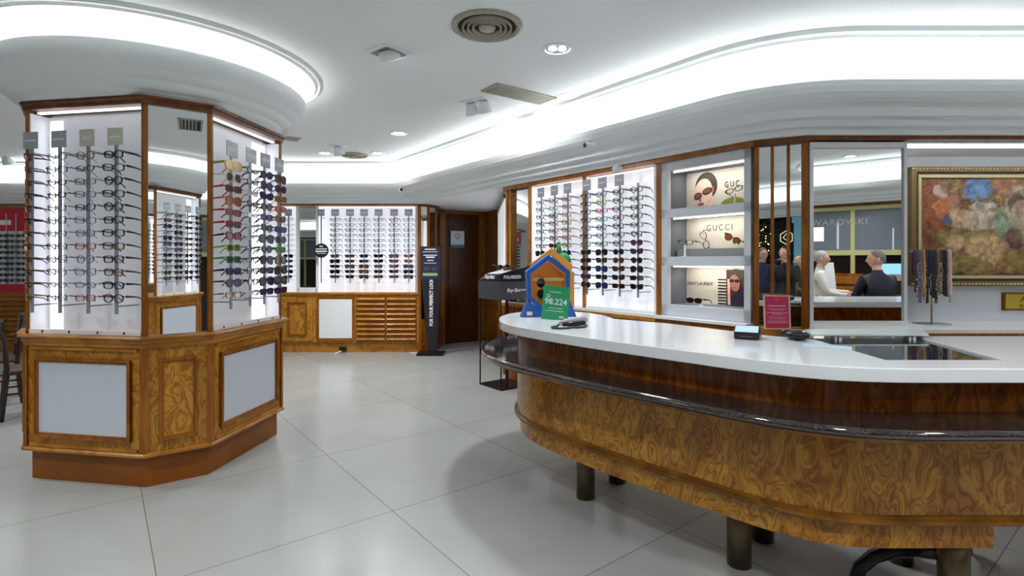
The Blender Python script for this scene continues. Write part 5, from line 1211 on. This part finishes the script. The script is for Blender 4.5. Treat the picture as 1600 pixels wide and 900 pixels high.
mk(lambda b: b.box(-.2, .2, -.0045, .0, 1.22, 1.32), 'screen_lower', mat('screen rocks', rgb(120, 96, 84), .3, emit=.3), sc_)
mk(lambda b: (b.box(-.03, .03, .0, .03, 1.0, 1.2), b.box(-.32, .32, -.2, .25, .95, 1.0), b.box(-.31, -.27, -.18, .22, 0, .95), b.box(.27, .31, -.18, .22, 0, .95)), 'desk_and_stand', APRON, sc_)

# ------------------------------------------------------------------ people (all seen only in the mirrors)
SK = mat('skin', rgb(206, 158, 136), .5, var=.04)
def person(loc, rz, J, cols, lab, hair, head_dir=0., hands=True, glasses_on=False, sc=1.):
    """J: joint -> (pos, radius, material index); E: bones"""
    top, trou, shoe, hairc = [mat(n, rgb(*c), .75, var=.12, vscale=12) for n, c in cols]
    E = [('pelvis', 'spine'), ('spine', 'chest'), ('chest', 'neckb'), ('neckb', 'neck'), ('neck', 'skull')]
    for s in 'LR': E += [('chest', 'sh'+s), ('sh'+s, 'el'+s), ('el'+s, 'wr'+s), ('wr'+s, 'pa'+s), ('pelvis', 'hip'+s), ('hip'+s, 'kn'+s), ('kn'+s, 'an'+s), ('an'+s, 'to'+s)]
    names = list(J); idx = {n: i for i, n in enumerate(names)}
    me = bpy.data.meshes.new('body'); me.from_pydata([J[n][0] for n in names], [(idx[a], idx[b]) for a, b in E], [])
    ob = bpy.data.objects.new('tmpbody', me); COL.objects.link(ob)
    md = ob.modifiers.new('s', 'SKIN'); md.use_smooth_shade = True
    for i, n in enumerate(names):
        r = J[n][1]; r = r if isinstance(r, tuple) else (r, r); sv = me.skin_vertices[0].data[i]; sv.radius = r; sv.use_root = (n == 'pelvis')
    sd = ob.modifiers.new('d', 'SUBSURF'); sd.levels = 2; sd.render_levels = 2
    dg = bpy.context.evaluated_depsgraph_get(); m2 = bpy.data.meshes.new_from_object(ob.evaluated_get(dg)); bpy.data.objects.remove(ob)
    m2.materials.clear()
    for m in (SK, top, trou, shoe, hairc, BLACKP): m2.materials.append(m)
    segs = [(Vector(J[a][0]), Vector(J[b][0]), J[a][2], J[b][2]) for a, b in E]
    for p in m2.polygons:
        c = p.center; best = None
        for a, b, ma_, mb2 in segs:
            d = b-a; t = max(0, min(1, (c-a).dot(d)/d.length_squared)); dd = (c-(a+d*t)).length
            if best is None or dd < best[0]: best = (dd, ma_ if t < .75 else mb2)
        p.material_index = best[1]; p.use_smooth = True
    bm = bmesh.new(); bm.from_mesh(m2)
    # head: a shaped skull with brow, nose, cheeks, mouth, chin, ears in the same mesh
    hc = Vector(J['skull'][0])+Vector((0, -.01, .045)); RM = Matrix.Rotation(head_dir, 3, 'Z'); n, m = 28, 22; rings = []
    for i in range(m+1):
        ph = PI*i/m; ring = []
        for j in range(n):
            t = 2*PI*j/n; d = Vector((math.sin(ph)*math.cos(t), math.sin(ph)*math.sin(t), math.cos(ph)))
            v = Vector((d.x*.076, d.y*.096, d.z*.118))
            f = max(0, -d.y)                      # face looks to -y
            if d.z < 0: v.x *= 1-.30*(-d.z)**1.5; v.y *= 1-.12*(-d.z) if d.y < 0 else 1-.35*(-d.z)
            if d.z > -.95 and f > .5:
                nx = math.exp(-(d.x/.13)**2)
                v.y -= .018*nx*math.exp(-((v.z+.022)/.018)**2)+.012*nx*math.exp(-((v.z+.004)/.02)**2)     # nose
                v.y -= .006*math.exp(-(d.x/.28)**2)*math.exp(-((v.z+.062)/.010)**2)                          # lips
                v.y -= .008*math.exp(-(d.x/.25)**2)*math.exp(-((v.z+.098)/.015)**2)                          # chin
                v.y += .010*math.exp(-((abs(v.x)-.031)/.014)**2)*math.exp(-((v.z-.008)/.012)**2)             # eye sockets
                v.y -= .004*math.exp(-((v.z-.028)/.010)**2)                                                   # brow
            ring.append(bm.verts.new(hc+RM @ v))
        rings.append(ring)
    for i in range(m):
        for j in range(n):
            try: f_ = bm.faces.new((rings[i][j], rings[i+1][j], rings[i+1][(j+1) % n], rings[i][(j+1) % n])); f_.smooth = True; f_.material_index = 0
            except ValueError: pass
    def blob(c, sx, sy, sz, mi, q=10):
        r = bmesh.ops.create_uvsphere(bm, u_segments=q, v_segments=q-2, radius=1, matrix=Matrix.Translation(c) @ RM.to_4x4() @ Matrix.Diagonal((sx, sy, sz, 1)))
        for v in r['verts']:
            for f_ in v.link_faces: f_.material_index = mi; f_.smooth = True
    for s in (-1, 1):
        blob(hc+RM @ Vector((s*.077, .01, -.004)), .010, .020, .032, 0)
        blob(hc+RM @ Vector((s*.031, -.083, .008)), .011, .006, .007, 5)
    # fingers
    if hands:
        for s in 'LR':
            a = Vector(J['wr'+s][0]); b = Vector(J['pa'+s][0]); d = (b-a).normalized(); side = d.cross(Vector((0, 0, 1)) if abs(d.z) < .8 else Vector((0, 1, 0))).normalized(); nn = side.cross(d).normalized(); fb = MB()
            for k, ln in enumerate((.070, .080, .075, .060)):
                o = b+side*(k-1.5)*.019; fb.tube([o-d*.01, o+d*ln*.45, o+d*ln*.8-nn*ln*.28, o+d*ln*.85-nn*ln*.62], [.0095, .009, .008, .006], 8)
            sg_ = 1 if s == 'L' else -1
            o = a+d*.03+side*sg_*.03; fb.tube([o, o+side*sg_*.022+d*.025-nn*.01, o+side*sg_*.018+d*.055-nn*.022], [.012, .010, .007], 8)
            base = [bm.verts.new(v) for v in fb.v]
            for f in fb.f:
                try: q = bm.faces.new([base[i] for i in f]); q.smooth = True; q.material_index = 0
                except ValueError: pass
    bm.to_mesh(m2); bm.free()
    body = bpy.data.objects.new('person', m2); COL.objects.link(body); body.location = loc; body.rotation_euler = (0, 0, rz); body.scale = (sc,)*3
    if hair:
        def hr(b):
            n, m = 24, 14
            vs = []
            for i in range(m+1):
                ph = PI*.62*i/m
                for j in range(n):
                    t = 2*PI*j/n; fr = max(0, -math.sin(t)); s_ = math.sin(t); pp = ph*((.80+.20*s_) if s_ > 0 else (.80+.42*s_))
                    d = Vector((math.sin(pp)*math.cos(t), math.sin(pp)*math.sin(t), math.cos(pp)))
                    w = 1.02+.03*math.sin(9*t+5*ph)+.02*math.sin(17*t-9*ph)
                    vs.append(tuple(hc+RM @ Vector((d.x*.081*w, d.y*.101*w+.006, d.z*.123+.004))))
            lo = 0 if hair != 'bald' else 9
            b.add(vs, [(i*n+j, (i+1)*n+j, (i+1)*n+(j+1) % n, i*n+(j+1) % n) for i in range(lo, m) for j in range(n)], True)
        h_ = mk(hr, 'hair', hairc, body)
    tag(body, lab, 'person'); return body
def seated(lean=0., arms=None, seat=.70):
    z = seat+.10; J = {'pelvis': ((0, .02, z), (.16, .13), 2), 'spine': ((0, .01, z+.20), (.145, .11), 1), 'chest': ((0, -.01+lean*.6, z+.40), (.17, .12), 1), 'neckb': ((0, -.0+lean, z+.53), (.07, .07), 1), 'neck': ((0, -.01+lean, z+.58), .055, 0), 'skull': ((0, -.02+lean, z+.66), .06, 0)}
    for s, g in (('L', 1), ('R', -1)):
        J['sh'+s] = ((g*.175, lean*.8, z+.46), (.075, .075), 1); J['el'+s] = ((g*.23, -.10+lean, z+.20), .052, 1); J['wr'+s] = ((g*.16, -.33+lean, z+.20), .034, 1); J['pa'+s] = ((g*.14, -.40+lean, z+.20), (.036, .016), 0)
        J['hip'+s] = ((g*.10, -.05, z-.02), .095, 2); J['kn'+s] = ((g*.13, -.42, z-.02), .07, 2); J['an'+s] = ((g*.13, -.40, z-.44), .045, 2); J['to'+s] = ((g*.13, -.54, z-.48), (.04, .03), 3)
    if arms: J.update(arms)
    return J
def standing(arms=None):
    J = {'pelvis': ((0, .0, .95), (.155, .12), 2), 'spine': ((0, .0, 1.14), (.14, .11), 1), 'chest': ((0, -.0, 1.33), (.17, .12), 1), 'neckb': ((0, .0, 1.47), (.07, .07), 1), 'neck': ((0, -.01, 1.52), .055, 0), 'skull': ((0, -.02, 1.60), .06, 0)}
    for s, g in (('L', 1), ('R', -1)):
        J['sh'+s] = ((g*.175, 0, 1.40), (.075, .075), 1); J['el'+s] = ((g*.24, .03, 1.12), .052, 1); J['wr'+s] = ((g*.25, -.05, .88), .034, 1); J['pa'+s] = ((g*.25, -.07, .80), (.036, .018), 0)
        J['hip'+s] = ((g*.09, 0, .90), .095, 2); J['kn'+s] = ((g*.11, -.01, .50), .068, 2); J['an'+s] = ((g*.12, .02, .10), .045, 2); J['to'+s] = ((g*.13, -.12, .045), (.045, .035), 3)
    if arms: J.update(arms)
    return J
def bar_stool(x, y, h, lab):
    o = empty('stool', (x, y, 0)); tag(o, lab, 'stool', 'stools behind the counter')
    mk(lambda b: b.lathe([(0, h-.05), (.18, h-.05), (.19, h-.02), (.17, h), (0, h)], 28), 'seat', BLACKP, o)
    mk(lambda b: b.lathe([(0, 0), (.2, 0), (.2, .015), (.03, .03), (.025, h-.05), (0, h-.05)], 28), 'pedestal', CHROME, o)
q = vr(1281, 8.0)
person((q.x, q.y, 0), PI/2+.5, seated(seat=.75, arms={'wrL': ((.10, -.30, 1.02), .034, 1), 'paL': ((.08, -.36, 1.02), (.036, .016), 0)}), [('cream jacket', (206, 198, 190)), ('beige trousers', (150, 140, 130)), ('brown shoes', (60, 40, 30)), ('silver grey hair', (150, 148, 146))], 'grey-haired person in a cream jacket seen in profile in the framed mirror', 'short')
bar_stool(q.x, q.y, .70, 'black stool under the person in the cream jacket')
q = vr(1372, 6.7)
person((q.x, q.y, 0), 0, seated(seat=.73), [('navy suit', (28, 28, 44)), ('dark trousers', (26, 26, 32)), ('black shoes', (20, 20, 20)), ('grey hair', (96, 92, 92))], 'grey-haired person in a dark navy suit seen from behind in the framed mirror', 'short', head_dir=-1.2)
bar_stool(q.x, q.y, .68, 'black stool under the person in the navy suit')
def um(px, Zv):
    e = (mb_-ma).normalized(); nn = Vector((-e.y, e.x)); v = Vector(((px-CX)/F*Zv, Zv)); return v-2*(v-ma).dot(nn)*nn
qo = um(1247, 9.7)
person((qo.x, qo.y, 0), PI*.5, seated(seat=.70), [('olive jacket', (86, 84, 46)), ('brown trousers', (70, 58, 44)), ('tan shoes', (90, 60, 40)), ('thin grey hair', (150, 140, 132))], 'balding person in an olive jacket seen in the rightmost mirror strip', 'bald')
bar_stool(qo.x, qo.y, .65, 'black stool under the person in the olive jacket')
# the photographer, reflected in the middle mirror strip
ph = {'elL': ((.22, -.12, 1.18), .052, 1), 'wrL': ((.10, -.26, 1.44), .034, 1), 'paL': ((.065, -.28, 1.48), (.034, .018), 0),
      'elR': ((-.22, -.10, 1.18), .052, 1), 'wrR': ((-.11, -.24, 1.46), .034, 1), 'paR': ((-.085, -.26, 1.51), (.034, .018), 0)}
person((-.13, -.42, 0), PI, standing(ph), [('black pullover', (22, 20, 24)), ('black trousers', (26, 24, 28)), ('black boots', (18, 18, 18)), ('dark cap', (24, 22, 26))], 'person in black holding a camera to the eye, seen in the middle mirror strip', 'short')
pc = empty('photo_camera', (-.13, -.12, 1.5), PI); tag(pc, 'black photo camera held up by the person in black', 'camera')
mk(lambda b: (b.box(-.065, .065, .0, .05, -.045, .04), b.box(-.022, .022, .0, .045, .04, .06)), 'camera_body', BLACKP, pc, bevel=.005)
mk(lambda b: b.tube([(-.0, .0, 0), (0, -.06, 0)], .034, 20), 'lens_barrel', BLACKP, pc)
qn = um(1191, 9.6)
person((qn.x, qn.y, 0), 2.2, standing(), [('navy coat', (36, 44, 84)), ('dark jeans', (34, 36, 52)), ('black loafers', (20, 20, 20)), ('brown hair', (70, 48, 36))], 'person in a navy coat standing at the left of the mirror strips', 'short')

# ------------------------------------------------------------------ world, camera, settings
w = bpy.data.worlds.new('world'); SC.world = w; w.use_nodes = True; w.node_tree.nodes['Background'].inputs[0].default_value = (.8, .85, .9, 1); w.node_tree.nodes['Background'].inputs[1].default_value = .15
cam = bpy.data.cameras.new('camera'); co = bpy.data.objects.new('camera', cam); COL.objects.link(co); SC.camera = co
co.location = (0, 0, H); co.rotation_euler = (PI/2, 0, 0); cam.sensor_width = 36; cam.lens = F/1600*36; cam.shift_y = (HY-450)/1600; cam.clip_start = .02; cam.clip_end = 60
vs_ = SC.view_settings; vs_.view_transform = 'Standard'; vs_.look = 'None'; vs_.gamma = 1; vs_.exposure = 1.75; vs_.use_curve_mapping = False
SC.cycles.use_denoising = True; SC.cycles.max_bounces = 10; SC.cycles.diffuse_bounces = 5; SC.cycles.glossy_bounces = 5; SC.cycles.transparent_max_bounces = 24; SC.cycles.sample_clamp_indirect = 6
SC.cycles.caustics_reflective = False; SC.cycles.caustics_refractive = False
